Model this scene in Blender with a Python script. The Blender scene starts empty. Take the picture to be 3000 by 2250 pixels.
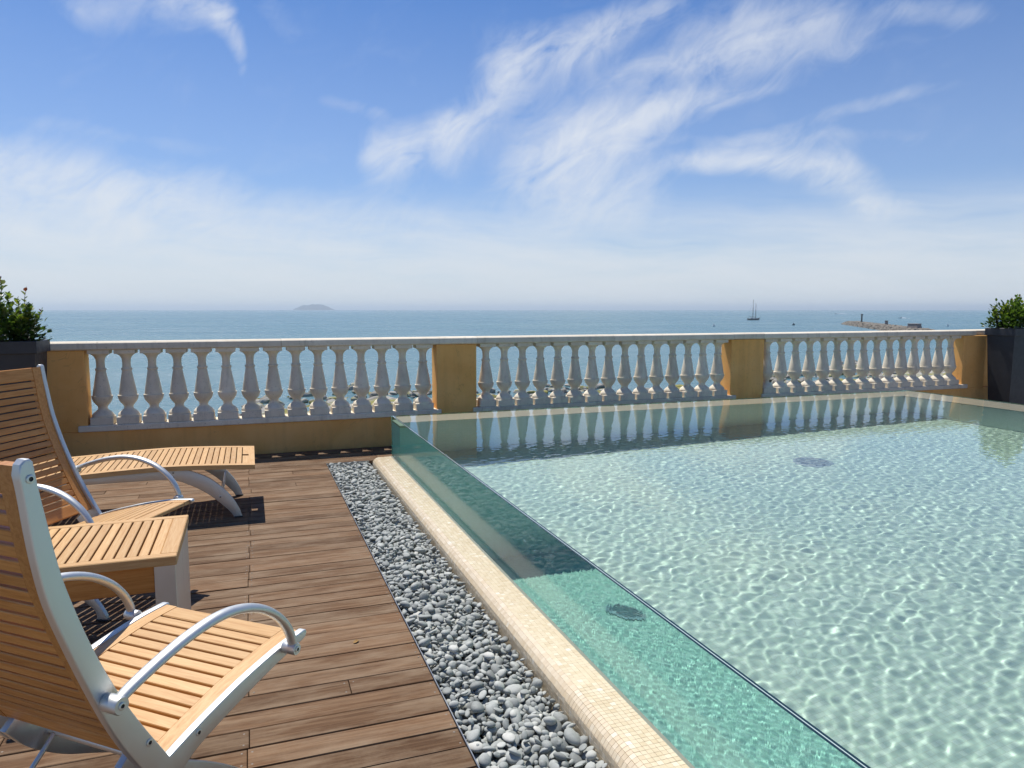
import bpy, bmesh, math, random
import numpy as np
from mathutils import Vector, Matrix, Euler
random.seed(7); np.random.seed(7)
R = math.radians
scene = bpy.context.scene
C = scene.collection

# ------------------------------------------------------------------ camera
CAM_H = 1.40
YAW, PITCH, FPX = R(19.7785), R(5.8703), 2130.0          # focal length in pixels of the 3000 px wide photograph
cam_data = bpy.data.cameras.new('camera')
cam = bpy.data.objects.new('camera', cam_data); C.objects.link(cam)
cam_data.sensor_width = 36.0
cam_data.lens = 36.0 * FPX / 3000.0
cam_data.clip_start = 0.05; cam_data.clip_end = 200000.0
cam.location = (0, 0, CAM_H)
cam.rotation_euler = (math.pi / 2 - PITCH, 0, -YAW)
scene.camera = cam

def ray(px, py):
    """world direction of a pixel of the 3000 x 2250 photograph"""
    F = Vector((math.sin(YAW) * math.cos(PITCH), math.cos(YAW) * math.cos(PITCH), -math.sin(PITCH)))
    Rt = Vector((math.cos(YAW), -math.sin(YAW), 0)); U = Rt.cross(F)
    return F + Rt * ((px - 1500) / FPX) - U * ((py - 1125) / FPX)
def at_z(px, py, z):
    d = ray(px, py); t = (z - CAM_H) / d.z
    return Vector((0, 0, CAM_H)) + d * t

# ------------------------------------------------------------------ render settings
scene.render.engine = 'CYCLES'
scene.view_settings.view_transform = 'Standard'
scene.view_settings.look = 'None'
scene.view_settings.gamma = 1.0
scene.view_settings.use_curve_mapping = False
scene.view_settings.exposure = 0.12
cy = scene.cycles
cy.use_denoising = True
try: cy.denoiser = 'OPENIMAGEDENOISE'
except Exception: pass
cy.max_bounces = 10; cy.transmission_bounces = 8; cy.transparent_max_bounces = 12
cy.glossy_bounces = 4; cy.diffuse_bounces = 4; cy.volume_bounces = 0
cy.caustics_refractive = True; cy.caustics_reflective = False
cy.sample_clamp_indirect = 6.0; cy.blur_glossy = 0.3

# ------------------------------------------------------------------ node helper
class NT:
    def __init__(s, tree): s.t = tree; s.n = tree.nodes; s.l = tree.links
    def new(s, kind, **kw):
        n = s.n.new(kind)
        for k, v in kw.items(): setattr(n, k, v)
        return n
    def put(s, sock, v):
        if isinstance(v, bpy.types.NodeSocket): s.l.new(v, sock)
        elif v is not None:
            try: sock.default_value = v
            except Exception: sock.default_value = tuple(v) + (1.0,)
    def m(s, op, a, b=None, c=None, clamp=False):
        n = s.new('ShaderNodeMath', operation=op); n.use_clamp = clamp
        s.put(n.inputs[0], a)
        if b is not None: s.put(n.inputs[1], b)
        if c is not None: s.put(n.inputs[2], c)
        return n.outputs[0]
    def v(s, op, a, b=None, scale=None):
        n = s.new('ShaderNodeVectorMath', operation=op)
        s.put(n.inputs[0], a)
        if b is not None: s.put(n.inputs[1], b)
        if scale is not None: s.put(n.inputs['Scale'], scale)
        return n.outputs['Value'] if op in ('DOT_PRODUCT', 'LENGTH', 'DISTANCE') else n.outputs['Vector']
    def comb(s, x, y, z):
        n = s.new('ShaderNodeCombineXYZ')
        for i, q in enumerate((x, y, z)): s.put(n.inputs[i], q)
        return n.outputs[0]
    def sep(s, vec):
        n = s.new('ShaderNodeSeparateXYZ'); s.l.new(vec, n.inputs[0]); return n.outputs
    def noise(s, vec, scale, detail=3.0, rough=0.5, dist=0.0, color=False):
        n = s.new('ShaderNodeTexNoise')
        s.put(n.inputs['Vector'], vec)
        for k, q in (('Scale', scale), ('Detail', detail), ('Roughness', rough), ('Distortion', dist)): s.put(n.inputs[k], q)
        return n.outputs['Color'] if color else n.outputs['Fac']
    def ramp(s, fac, stops, interp='LINEAR'):
        n = s.new('ShaderNodeValToRGB'); n.color_ramp.interpolation = interp
        e = n.color_ramp.elements
        while len(e) < len(stops): e.new(0.5)
        for i, (p, col) in enumerate(stops):
            e[i].position = p; e[i].color = tuple(col) + (1,) if len(col) == 3 else col
        s.put(n.inputs[0], fac); return n.outputs[0]
    def mix(s, fac, a, b, kind='MIX'):
        n = s.new('ShaderNodeMix', data_type='RGBA', blend_type=kind)
        n.clamp_factor = True
        s.put(n.inputs[0], fac); s.put(n.inputs[6], a); s.put(n.inputs[7], b)
        return n.outputs[2]
    def mr(s, val, a, b, c=0.0, d=1.0, smooth=False):
        n = s.new('ShaderNodeMapRange'); n.interpolation_type = 'SMOOTHSTEP' if smooth else 'LINEAR'
        s.put(n.inputs[0], val)
        for i, q in enumerate((a, b, c, d)): s.put(n.inputs[i + 1], q)
        return n.outputs[0]
    def bump(s, height, strength=0.3, dist=0.01, normal=None):
        n = s.new('ShaderNodeBump'); s.put(n.inputs['Height'], height)
        n.inputs['Strength'].default_value = strength; n.inputs['Distance'].default_value = dist
        if normal is not None: s.l.new(normal, n.inputs['Normal'])
        return n.outputs[0]

# ------------------------------------------------------------------ sun and sky
SUN = Vector((-0.147, 0.43, 1.0)).normalized()           # read from the lounger's shadow on the deck
SUN_EL = math.asin(SUN.z)
SUN_AZ = math.atan2(SUN.x, SUN.y)                         # clockwise from +Y
sd = bpy.data.lights.new('sun', 'SUN')
sd.energy = 5.0; sd.angle = R(0.53); sd.color = (1.0, 0.955, 0.88)
sun = bpy.data.objects.new('sun', sd); C.objects.link(sun)
sun.rotation_euler = (-SUN).to_track_quat('-Z', 'Y').to_euler()
sun.location = (0, 0, 30)
sd.cycles.is_caustics_light = True

world = bpy.data.worlds.new('World'); scene.world = world; world.use_nodes = True
world.cycles.sampling_method = 'MANUAL'; world.cycles.sample_map_resolution = 512
W = NT(world.node_tree); W.n.clear()
sky = W.new('ShaderNodeTexSky', sky_type='NISHITA')
sky.sun_disc = False; sky.sun_elevation = SUN_EL; sky.sun_rotation = SUN_AZ
sky.altitude = 0; sky.air_density = 1.0; sky.dust_density = 0.35; sky.ozone_density = 2.2
dirv = W.v('NORMALIZE', W.new('ShaderNodeTexCoord').outputs['Generated'])
dx, dy, dz = W.sep(dirv)
az = W.m('ARCTAN2', dx, dy); el = W.m('ARCSINE', dz)
ae = W.comb(az, el, 0.0)
# wind-combed fibres: everything in the sky is laid out in azimuth / elevation of the place itself
warp = W.v('SCALE', W.v('SUBTRACT', W.noise(ae, 7.0, 3.0, 0.55, color=True), (0.5, 0.5, 0.5)), scale=0.034)
aew = W.v('ADD', ae, warp)
def rot2(vec, ang, sx, sy):
    n = W.new('ShaderNodeMapping'); n.vector_type = 'TEXTURE'
    W.l.new(vec, n.inputs[0]); n.inputs['Rotation'].default_value = (0, 0, ang); n.inputs['Scale'].default_value = (1 / sx, 1 / sy, 1)
    return n.outputs[0]
fib = W.noise(rot2(aew, R(28), 1.0, 2.0), 11.0, 7.0, 0.62, 0.9)
fib2 = W.noise(rot2(aew, R(48), 1.0, 2.2), 38.0, 4.0, 0.6, 0.4)
flat = W.noise(rot2(aew, R(-3), 1.0, 7.0), 4.5, 4.0, 0.6, 0.3)
def azel(p):
    d = ray(p[0] * 3000 / 2212, p[1] * 3000 / 2212).normalized()
    return math.atan2(d.x, d.y), math.asin(d.z)
PXR = 1.0 / 1570.0
wisps = [  # (end, end, bulge px, half width px, taper, strength) of each cirrus streak, in the 2212 px photograph
    ((785, 350), (905, 325), 0, 30, 0.0, 1.0),
    ((930, 335), (1010, 250), 0, 34, -0.2, 0.62),
    ((960, 300), (1130, 135), -14, 30, 0.0, 0.72),
    ((1090, 150), (1450, 0), -14, 27, -0.5, 0.80),
    ((1130, 370), (1590, 192), 20, 34, -0.62, 0.95),
    ((1160, 420), (1400, 330), 0, 56, 0.0, 0.50),
    ((1220, 480), (1420, 420), 0, 46, 0.0, 0.40),
    ((1455, 352), (1790, 362), 10, 17, 0.3, 0.95),
    ((1760, 358), (1900, 440), 10, 24, -0.1, 0.72),
    ((1850, 440), (1980, 445), 0, 14, 0.0, 0.55),
    ((1330, 165), (1660, 95), 6, 26, 0.3, 0.55),
    ((1470, 70), (1830, 20), 0, 38, 0.1, 0.42),
    ((1640, 110), (1900, 60), 0, 34, 0.0, 0.26),
    ((1900, 8), (2140, 22), 0, 14, 0.0, 0.34),
    ((380, -30), (520, 120), 22, 19, -0.45, 1.0),
    ((140, 15), (430, 12), 0, 26, 0.3, 0.36),
    ((560, 0), (640, 80), 0, 26, -0.3, 0.16),
    ((-320, 372), (230, 400), 8, 34, -0.1, 1.05),
    ((200, 430), (500, 405), -4, 30, -0.2, 0.62),
    ((-300, 500), (900, 480), 6, 34, 0.0, 0.62),
    ((690, 212), (830, 250), 0, 10, 0.0, 0.30),
    ((1560, 320), (2060, 175), 8, 10, -0.2, 0.26),
    ((1480, 305), (1960, 285), 0, 10, 0.0, 0.26),
    ((0, 255), (520, 330), 0, 10, 0.0, 0.16),
]
acc = None
for p0, p1, sag, hw_, tap, k in wisps:
    a, b = Vector(azel(p0)), Vector(azel(p1)); mid = (a + b) / 2; hl = (b - a).length / 2; ang_ = math.atan2(b.y - a.y, b.x - a.x)
    n = W.new('ShaderNodeMapping'); n.vector_type = 'TEXTURE'
    nrm = Vector((-math.sin(ang_), math.cos(ang_))); mid = mid + nrm * (sag * PXR)
    n.inputs['Location'].default_value = (mid.x, mid.y, 0); n.inputs['Rotation'].default_value = (0, 0, ang_); n.inputs['Scale'].default_value = (hl, hw_ * PXR * 1.12, 1)
    W.l.new(aew, n.inputs[0]); uu, vv_, _ = W.sep(n.outputs[0])
    u2 = W.m('MULTIPLY', uu, uu)
    v1 = W.m('MULTIPLY_ADD', u2, sag / hw_, vv_) if sag else vv_
    if tap: v1 = W.m('DIVIDE', v1, W.m('MAXIMUM', W.m('MULTIPLY_ADD', uu, tap, 1.0), 0.25))
    ex = W.m('MULTIPLY_ADD', W.m('MULTIPLY', v1, v1), -0.8, W.m('MULTIPLY', W.m('MULTIPLY', u2, u2), -0.9))
    g = W.m('POWER', 2.0, ex)
    acc = W.m('MULTIPLY', g, k) if acc is None else W.m('MULTIPLY_ADD', g, k, acc)
tex = W.m('ADD', W.mr(fib, 0.26, 0.74), W.m('MULTIPLY', W.m('SUBTRACT', fib2, 0.5), 0.55))
cl = W.m('MAXIMUM', W.m('MULTIPLY_ADD', W.m('MULTIPLY', acc, W.m('MULTIPLY_ADD', tex, 1.15, 0.12)), 1.0, -0.06), 0.0)
# thin veil over the whole sky, and the milky band that thickens towards the horizon
gen = W.mr(fib, 0.50, 0.85, 0.0, 0.07, True)
veil = W.mr(el, R(24.0), R(4.0), 0.0, 0.26)
band = W.m('MULTIPLY', W.mr(el, R(9.6), R(3.0), 0.0, 1.1, True), W.mr(flat, 0.28, 0.68, 0.22, 1.1))
low = W.mr(el, R(6.0), R(0.0), 0.0, 1.0, True)
mask = W.m('ADD', W.m('ADD', cl, W.m('ADD', gen, veil)), W.m('ADD', band, low))
mask = W.m('SUBTRACT', 1.0, W.m('POWER', 2.718, W.m('MULTIPLY', mask, -1.2)))
skycol = W.mix(1.0, sky.outputs[0], (0.415, 0.69, 1.05, 1), 'MULTIPLY')
cloudcol = W.mix(W.mr(el, R(1.0), R(11.0), 0.0, 1.0), (6.8, 7.2, 7.6, 1), (7.5, 7.8, 8.2, 1))
bg = W.new('ShaderNodeBackground')
W.l.new(W.mix(mask, skycol, cloudcol), bg.inputs['Color']); bg.inputs['Strength'].default_value = 0.10
W.l.new(bg.outputs[0], W.new('ShaderNodeOutputWorld').inputs['Surface'])

# ------------------------------------------------------------------ material helpers
def material(name):
    m = bpy.data.materials.new(name); m.use_nodes = True
    t = NT(m.node_tree); t.n.clear()
    out = t.new('ShaderNodeOutputMaterial')
    b = t.new('ShaderNodeBsdfPrincipled'); t.l.new(b.outputs[0], out.inputs['Surface'])
    return m, t, b, out
def simple(name, col, rough=0.6, metal=0.0, var=0.12, nscale=6.0, bump=0.0, bscale=60.0, bdist=0.003, spec=0.5):
    m, t, b, o = material(name)
    pos = t.new('ShaderNodeNewGeometry').outputs['Position']
    n = t.noise(pos, nscale, 5.0, 0.6)
    c = t.mix(n, tuple(x * (1 - var) for x in col) + (1,), tuple(min(1, x * (1 + var)) for x in col) + (1,))
    t.l.new(c, b.inputs['Base Color'])
    t.put(b.inputs['Roughness'], t.mr(t.noise(pos, nscale * 2.3, 3.0), 0.3, 0.7, max(0.02, rough - 0.08), min(1, rough + 0.08)))
    b.inputs['Metallic'].default_value = metal
    b.inputs['Specular IOR Level'].default_value = spec
    if bump: t.l.new(t.bump(t.noise(pos, bscale, 4.0, 0.6), bump, bdist), b.inputs['Normal'])
    return m
def wood(name, cols, rough=0.55, coords='object', ribs=0.0, stretch=(1.2, 22.0, 22.0), rnd=0.35, spec=0.4, wear=None):
    m, t, b, o = material(name)
    rand = t.new('ShaderNodeObjectInfo').outputs['Random']
    base = t.new('ShaderNodeNewGeometry').outputs['Position'] if coords == 'world' else t.new('ShaderNodeTexCoord').outputs['Object']
    off = t.comb(t.m('MULTIPLY', rand, 37.0), t.m('MULTIPLY', rand, 71.0), t.m('MULTIPLY', rand, 13.0))
    p = t.v('ADD', base, off)
    g = t.noise(t.v('MULTIPLY', p, stretch), 3.0, 6.0, 0.62, 0.6)
    g2 = t.noise(t.v('MULTIPLY', p, (stretch[0] * 2.0, stretch[1] * 5, stretch[2] * 5)), 3.0, 4.0, 0.6)
    f = t.m('ADD', t.m('MULTIPLY', g, 0.75), t.m('MULTIPLY', g2, 0.25))
    c = t.ramp(f, [(0.30, cols[0]), (0.5, cols[1]), (0.70, cols[2])])
    tone = t.m('MULTIPLY_ADD', t.m('SUBTRACT', t.m('FRACT', t.m('MULTIPLY', rand, 7.31)), 0.5), rnd * 2, 1.0)
    c = t.mix(1.0, c, t.comb(tone, t.m('POWER', tone, 1.08), t.m('POWER', tone, 1.2)), 'MULTIPLY')
    if wear:
        w = t.mr(t.noise(t.v('MULTIPLY', p, (1.6, 5.0, 5.0)), 2.2, 6.0, 0.65), 0.42, 0.72, 0.0, 0.75)
        c = t.mix(w, c, tuple(wear) + (1,))
    t.l.new(c, b.inputs['Base Color'])
    t.put(b.inputs['Roughness'], t.mr(f, 0.3, 0.7, rough + 0.08, rough - 0.08))
    b.inputs['Specular IOR Level'].default_value = spec
    h = t.m('MULTIPLY', f, 0.35)
    if ribs:
        _, py, _ = t.sep(base)
        h = t.m('ADD', h, t.m('MULTIPLY', t.m('SINE', t.m('MULTIPLY', py, 2 * math.pi / ribs)), 0.5))
    t.l.new(t.bump(h, 0.55 if ribs else 0.25, 0.0022 if ribs else 0.0012), b.inputs['Normal'])
    return m
M = {}
M['deck'] = wood('deck_hardwood', [(0.066, 0.030, 0.013), (0.142, 0.077, 0.038), (0.235, 0.146, 0.079)], 0.72, 'world', ribs=0.0056,
                 stretch=(1.1, 26.0, 26.0), rnd=0.32, spec=0.18, wear=(0.275, 0.198, 0.128))
M['teak'] = wood('teak', [(0.45, 0.235, 0.085), (0.57, 0.340, 0.140), (0.65, 0.430, 0.200)], 0.48, rnd=0.10, stretch=(2.2, 30.0, 30.0))
M['teak_shaded'] = wood('shaded_teak', [(0.360, 0.135, 0.026), (0.510, 0.220, 0.052), (0.600, 0.300, 0.088)], 0.42, rnd=0.14, stretch=(2.2, 30.0, 30.0))  # same teak, with the shade of backrests and aprons put into the colour
def aluminium():
    m, t, b, o = material('brushed_aluminium')
    oc = t.new('ShaderNodeTexCoord').outputs['Object']
    n = t.noise(oc, 9.0, 4.0, 0.6); n2 = t.noise(oc, 420.0, 2.0, 0.5)
    t.l.new(t.mix(n, (0.58, 0.585, 0.56, 1), (0.68, 0.68, 0.65, 1)), b.inputs['Base Color'])
    b.inputs['Metallic'].default_value = 0.92
    t.put(b.inputs['Roughness'], t.mr(n, 0.3, 0.7, 0.44, 0.54))
    t.l.new(t.bump(n2, 0.06, 0.0006), b.inputs['Normal'])
    return m
M['metal'] = aluminium()
M['dark_plastic'] = simple('dark_plastic', (0.03, 0.03, 0.032), 0.5)
M['hole'] = simple('bolt_recess', (0.02, 0.02, 0.02), 0.6)
def cast_stone():
    m, t, b, o = material('cast_stone')
    pos = t.new('ShaderNodeNewGeometry').outputs['Position']; rand = t.new('ShaderNodeObjectInfo').outputs['Random']
    p = t.v('ADD', pos, t.comb(t.m('MULTIPLY', rand, 9.0), 0.0, 0.0))
    n = t.noise(p, 5.0, 6.0, 0.65)
    c = t.ramp(n, [(0.25, (0.60, 0.52, 0.40)), (0.5, (0.71, 0.63, 0.50)), (0.78, (0.77, 0.70, 0.575))])
    tone = t.m('MULTIPLY_ADD', t.m('SUBTRACT', rand, 0.5), 0.16, 1.0)
    c = t.mix(1.0, c, t.comb(tone, tone, tone), 'MULTIPLY')
    st = t.mr(t.noise(t.v('MULTIPLY', p, (14.0, 14.0, 2.0)), 1.0, 5.0, 0.65), 0.54, 0.78, 0.0, 0.6)
    c = t.mix(st, c, (0.34, 0.30, 0.235, 1))
    pit = t.mr(t.noise(p, 70.0, 2.0, 0.5), 0.64, 0.72, 0.0, 0.5)
    c = t.mix(pit, c, (0.28, 0.25, 0.20, 1))
    t.l.new(c, b.inputs['Base Color']); b.inputs['Roughness'].default_value = 0.88; b.inputs['Specular IOR Level'].default_value = 0.25
    t.l.new(t.bump(t.m('SUBTRACT', t.noise(p, 85.0, 4.0, 0.65), t.m('MULTIPLY', pit, 0.6)), 0.4, 0.003), b.inputs['Normal'])
    return m
M['cast_stone'] = cast_stone()
def stucco():
    m, t, b, o = material('ochre_stucco')
    pos = t.new('ShaderNodeNewGeometry').outputs['Position']
    n = t.noise(pos, 2.2, 6.0, 0.62); n2 = t.noise(pos, 130.0, 3.0, 0.7)
    c = t.ramp(n, [(0.25, (0.75, 0.37, 0.105)), (0.5, (0.85, 0.46, 0.155)), (0.75, (0.89, 0.52, 0.20))])
    x, y, z = t.sep(pos)
    drip = t.mr(t.noise(t.v('MULTIPLY', pos, (9.0, 9.0, 0.7)), 1.0, 5.0, 0.6), 0.5, 0.8, 0.0, 0.35)
    c = t.mix(drip, c, (0.42, 0.20, 0.07, 1))
    damp = t.m('MULTIPLY', t.mr(t.m('ADD', z, t.m('MULTIPLY', t.noise(pos, 3.5, 5.0, 0.65), 0.22)), 0.16, 0.04, 0.0, 0.55), 1.0)
    c = t.mix(damp, c, (0.30, 0.165, 0.07, 1))
    crack = t.mr(t.m('ABSOLUTE', t.m('SUBTRACT', t.noise(pos, 2.6, 4.0, 0.55, 1.2), 0.5)), 0.0, 0.004, 0.35, 0.0)
    c = t.mix(crack, c, (0.30, 0.15, 0.06, 1))
    t.l.new(c, b.inputs['Base Color']); b.inputs['Roughness'].default_value = 0.92
    b.inputs['Specular IOR Level'].default_value = 0.2
    t.l.new(t.bump(n2, 0.5, 0.003), b.inputs['Normal'])
    return m
M['stucco'] = stucco()
M['planter'] = simple('black_planter', (0.022, 0.023, 0.027), 0.5, var=0.2, nscale=8)
M['soil'] = simple('soil', (0.035, 0.024, 0.016), 0.95, bump=0.8, bscale=40, bdist=0.01)
M['substrate'] = simple('dark_substrate', (0.02, 0.017, 0.015), 0.95)
M['slab'] = simple('terrace_slab', (0.26, 0.23, 0.20), 0.9)
M['edging'] = simple('steel_edging', (0.32, 0.33, 0.34), 0.4, 0.8)

# ------------------------------------------------------------------ mesh helpers
def link(o, parent=None):
    C.objects.link(o)
    if parent is not None: o.parent = parent
    return o
def mesh(name, verts, faces, mat=None, smooth=None, fix=False):
    me = bpy.data.meshes.new(name)
    me.from_pydata([tuple(v) for v in verts], [], faces)
    if fix:
        bm = bmesh.new(); bm.from_mesh(me); bmesh.ops.recalc_face_normals(bm, faces=bm.faces); bm.to_mesh(me); bm.free()
    if smooth is not None:
        me.polygons.foreach_set('use_smooth', [True] * len(me.polygons))
        if smooth < 180: me.set_sharp_from_angle(angle=R(smooth))
    if mat is not None:
        for m in (mat if isinstance(mat, (list, tuple)) else [mat]): me.materials.append(m)
    me.update(); return me
def obj(name, me, parent=None, loc=None, rot=None, scale=None, matrix=None):
    o = bpy.data.objects.new(name, me); link(o, parent)
    if matrix is not None: o.matrix_local = matrix
    else:
        if loc is not None: o.location = loc
        if rot is not None: o.rotation_euler = rot
        if scale is not None: o.scale = scale
    return o
def empty(name, loc=(0, 0, 0), rz=0.0):
    o = bpy.data.objects.new(name, None); link(o); o.location = loc; o.rotation_euler = (0, 0, rz)
    o.empty_display_size = 0.2; return o
def tag(o, label=None, cat=None, group=None, kind=None):
    if label: o['label'] = label
    if cat: o['category'] = cat
    if group: o['group'] = group
    if kind: o['kind'] = kind
    return o
class MB:
    """collects shapes that end up as ONE mesh object"""
    def __init__(s): s.v = []; s.f = []
    def add(s, verts, faces):
        k = len(s.v); s.v += [tuple(v) for v in verts]; s.f += [tuple(i + k for i in f) for f in faces]; return s
    def box(s, lo, hi, c=0.0, mat=None):
        lo = Vector(lo); hi = Vector(hi); ce = (lo + hi) / 2; h = (hi - lo) / 2
        c = min(c, min(h) * 0.9)
        vs = []; idx = {}
        for sx in (-1, 1):
            for sy in (-1, 1):
                for sz in (-1, 1):
                    sg = (sx, sy, sz)
                    for a in range(3):
                        p = [sg[k] * (h[k] - (0 if k == a else c)) for k in range(3)]
                        idx[(sx, sy, sz, a)] = len(vs); vs.append(Vector(p))
        fs = []
        for a in range(3):
            b_, c_ = (a + 1) % 3, (a + 2) % 3
            for sa in (-1, 1):
                q = []
                for sb, sc in ((-1, -1), (1, -1), (1, 1), (-1, 1)):
                    g = [0, 0, 0]; g[a] = sa; g[b_] = sb; g[c_] = sc
                    q.append(idx[(*g, a)])
                fs.append(q if sa > 0 else q[::-1])
        if c > 0:
            for a in range(3):                         # edges parallel to axis a
                b_, c_ = (a + 1) % 3, (a + 2) % 3
                for sb in (-1, 1):
                    for sc in (-1, 1):
                        g1 = [0, 0, 0]; g1[a] = -1; g1[b_] = sb; g1[c_] = sc
                        g2 = list(g1); g2[a] = 1
                        q = [idx[(*g1, b_)], idx[(*g2, b_)], idx[(*g2, c_)], idx[(*g1, c_)]]
                        fs.append(q if sb * sc < 0 else q[::-1])
            for sx in (-1, 1):
                for sy in (-1, 1):
                    for sz in (-1, 1):
                        q = [idx[(sx, sy, sz, k)] for k in range(3)]
                        fs.append(q if sx * sy * sz > 0 else q[::-1])
        mt = mat or Matrix.Identity(4)
        return s.add([mt @ (v + ce) for v in vs], fs)
    def tube(s, pts, rad, seg=10, caps=True, flat=1.0, up=Vector((0, 0, 1))):
        pts = [Vector(p) for p in pts]; rads = rad if isinstance(rad, (list, tuple)) else [rad] * len(pts)
        vs = []; fs = []
        for i, p in enumerate(pts):
            t = (pts[min(i + 1, len(pts) - 1)] - pts[max(i - 1, 0)]).normalized()
            u = t.cross(up)
            if u.length < 1e-3: u = t.cross(Vector((1, 0, 0)))
            u.normalize(); w = u.cross(t)
            for k in range(seg):
                a = 2 * math.pi * k / seg
                vs.append(p + u * math.cos(a) * rads[i] + w * math.sin(a) * rads[i] * flat)
        for i in range(len(pts) - 1):
            for k in range(seg):
                a, b = i * seg + k, i * seg + (k + 1) % seg
                fs.append((a, b, b + seg, a + seg))
        if caps:
            fs.append(tuple(range(seg))[::-1]); fs.append(tuple(range((len(pts) - 1) * seg, len(pts) * seg)))
        return s.add(vs, fs)
    def lathe(s, prof, seg=20, center=(0, 0, 0)):
        vs = []; fs = []; c = Vector(center)
        for r, z in prof:
            for k in range(seg):
                a = 2 * math.pi * k / seg; vs.append(c + Vector((r * math.cos(a), r * math.sin(a), z)))
        for i in range(len(prof) - 1):
            for k in range(seg):
                a, b = i * seg + k, i * seg + (k + 1) % seg
                fs.append((a, b, b + seg, a + seg))
        fs.append(tuple(range(seg))[::-1]); fs.append(tuple(range((len(prof) - 1) * seg, len(prof) * seg)))
        return s.add(vs, fs)
    def build(s, name, mat, parent=None, smooth=35, fix=True, **kw):
        return obj(name, mesh(name, s.v, s.f, mat, smooth, fix), parent, **kw)
def plate(name, outline, y0, y1, mat, bevel=0.003, parent=None, segs=2):
    """closed outline in local XZ extruded along local Y from y0 to y1, with bevelled rims"""
    bm = bmesh.new()
    vs = [bm.verts.new((x, y0, z)) for x, z in outline]
    f = bm.faces.new(vs)
    r = bmesh.ops.extrude_face_region(bm, geom=[f])
    nv = [e for e in r['geom'] if isinstance(e, bmesh.types.BMVert)]
    bmesh.ops.translate(bm, verts=nv, vec=(0, y1 - y0, 0))
    bmesh.ops.recalc_face_normals(bm, faces=bm.faces)
    if bevel:
        rim = [e for e in bm.edges if abs(e.verts[0].co.y - e.verts[1].co.y) < 1e-6]
        bmesh.ops.bevel(bm, geom=rim, offset=bevel, segments=segs, affect='EDGES', profile=0.5)
    big = [f for f in bm.faces if len(f.verts) > 4]
    bmesh.ops.triangulate(bm, faces=big)
    me = bpy.data.meshes.new(name); bm.to_mesh(me); bm.free()
    me.polygons.foreach_set('use_smooth', [True] * len(me.polygons)); me.set_sharp_from_angle(angle=R(32))
    me.materials.append(mat)
    return obj(name, me, parent)
def spline(pts, n):
    """Catmull-Rom through 2D points, n samples per span"""
    P = [Vector((p[0], p[1])) for p in pts]; P = [P[0] * 2 - P[1]] + P + [P[-1] * 2 - P[-2]]
    out = []
    for i in range(1, len(P) - 2):
        for k in range(n):
            t = k / n
            out.append(0.5 * (2 * P[i] + (P[i + 1] - P[i - 1]) * t + (2 * P[i - 1] - 5 * P[i] + 4 * P[i + 1] - P[i + 2]) * t * t
                              + (3 * P[i] - P[i - 1] - 3 * P[i + 1] + P[i + 2]) * t ** 3))
    out.append(P[-2]); return [(p.x, p.y) for p in out]
def copy_tree(o, parent=None):
    c = o.copy(); link(c)
    if parent is not None:
        c.parent = parent; c.matrix_parent_inverse = o.matrix_parent_inverse.copy()
    for ch in list(o.children): copy_tree(ch, c)
    return c

# ================================================================== SETTING
SEA_Z = -14.0
# ---- sea
def sea_material():
    m, t, b, o = material('sea_water')
    pos = t.new('ShaderNodeNewGeometry').outputs['Position']
    big = t.noise(t.v('MULTIPLY', pos, (0.0011, 0.0042, 0.0)), 1.0, 5.0, 0.6)
    mid = t.noise(t.v('MULTIPLY', pos, (0.012, 0.03, 0.0)), 1.0, 5.0, 0.65)
    c = t.mix(t.mr(big, 0.35, 0.65), (0.070, 0.160, 0.190, 1), (0.105, 0.205, 0.218, 1))
    t.l.new(c, b.inputs['Base Color'])
    b.inputs['IOR'].default_value = 1.33
    t.put(b.inputs['Roughness'], t.mr(mid, 0.3, 0.7, 0.18, 0.34))
    w1 = t.noise(t.v('MULTIPLY', pos, (0.16, 0.30, 0.0)), 1.0, 7.0, 0.62, 0.4)
    w2 = t.noise(t.v('MULTIPLY', pos, (0.9, 1.5, 0.0)), 1.0, 4.0, 0.6, 0.3)
    h = t.m('ADD', t.m('MULTIPLY', w1, 1.0), t.m('MULTIPLY', w2, 0.22))
    t.l.new(t.bump(h, 0.75, 1.6), b.inputs['Normal'])
    return m
M['sea'] = sea_material()
segs = 128; rings = [0.0, 120, 400, 1500, 6000, 20000, 60000]
vs = [(0, 0, SEA_Z)]; fs = []
for r in rings[1:]:
    for k in range(segs):
        a = 2 * math.pi * k / segs; vs.append((r * math.cos(a), r * math.sin(a), SEA_Z))
for k in range(segs): fs.append((0, 1 + k, 1 + (k + 1) % segs))
for i in range(len(rings) - 2):
    for k in range(segs):
        a, b = 1 + i * segs + k, 1 + i * segs + (k + 1) % segs
        fs.append((a, a + segs, b + segs, b))
tag(obj('sea', mesh('sea', vs, fs, M['sea'])), kind='structure')

# ---- terrace slab the whole roof stands on
mb = MB(); mb.box((-6, -4, -0.42), (0.62, 7.72, -0.045)); mb.box((0.622, 6.64, -0.42), (12, 7.72, -0.045)); mb.box((7.52, -4, -0.42), (12, 6.64, -0.045))
tag(mb.build('terrace_floor', M['slab']), kind='structure')

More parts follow.
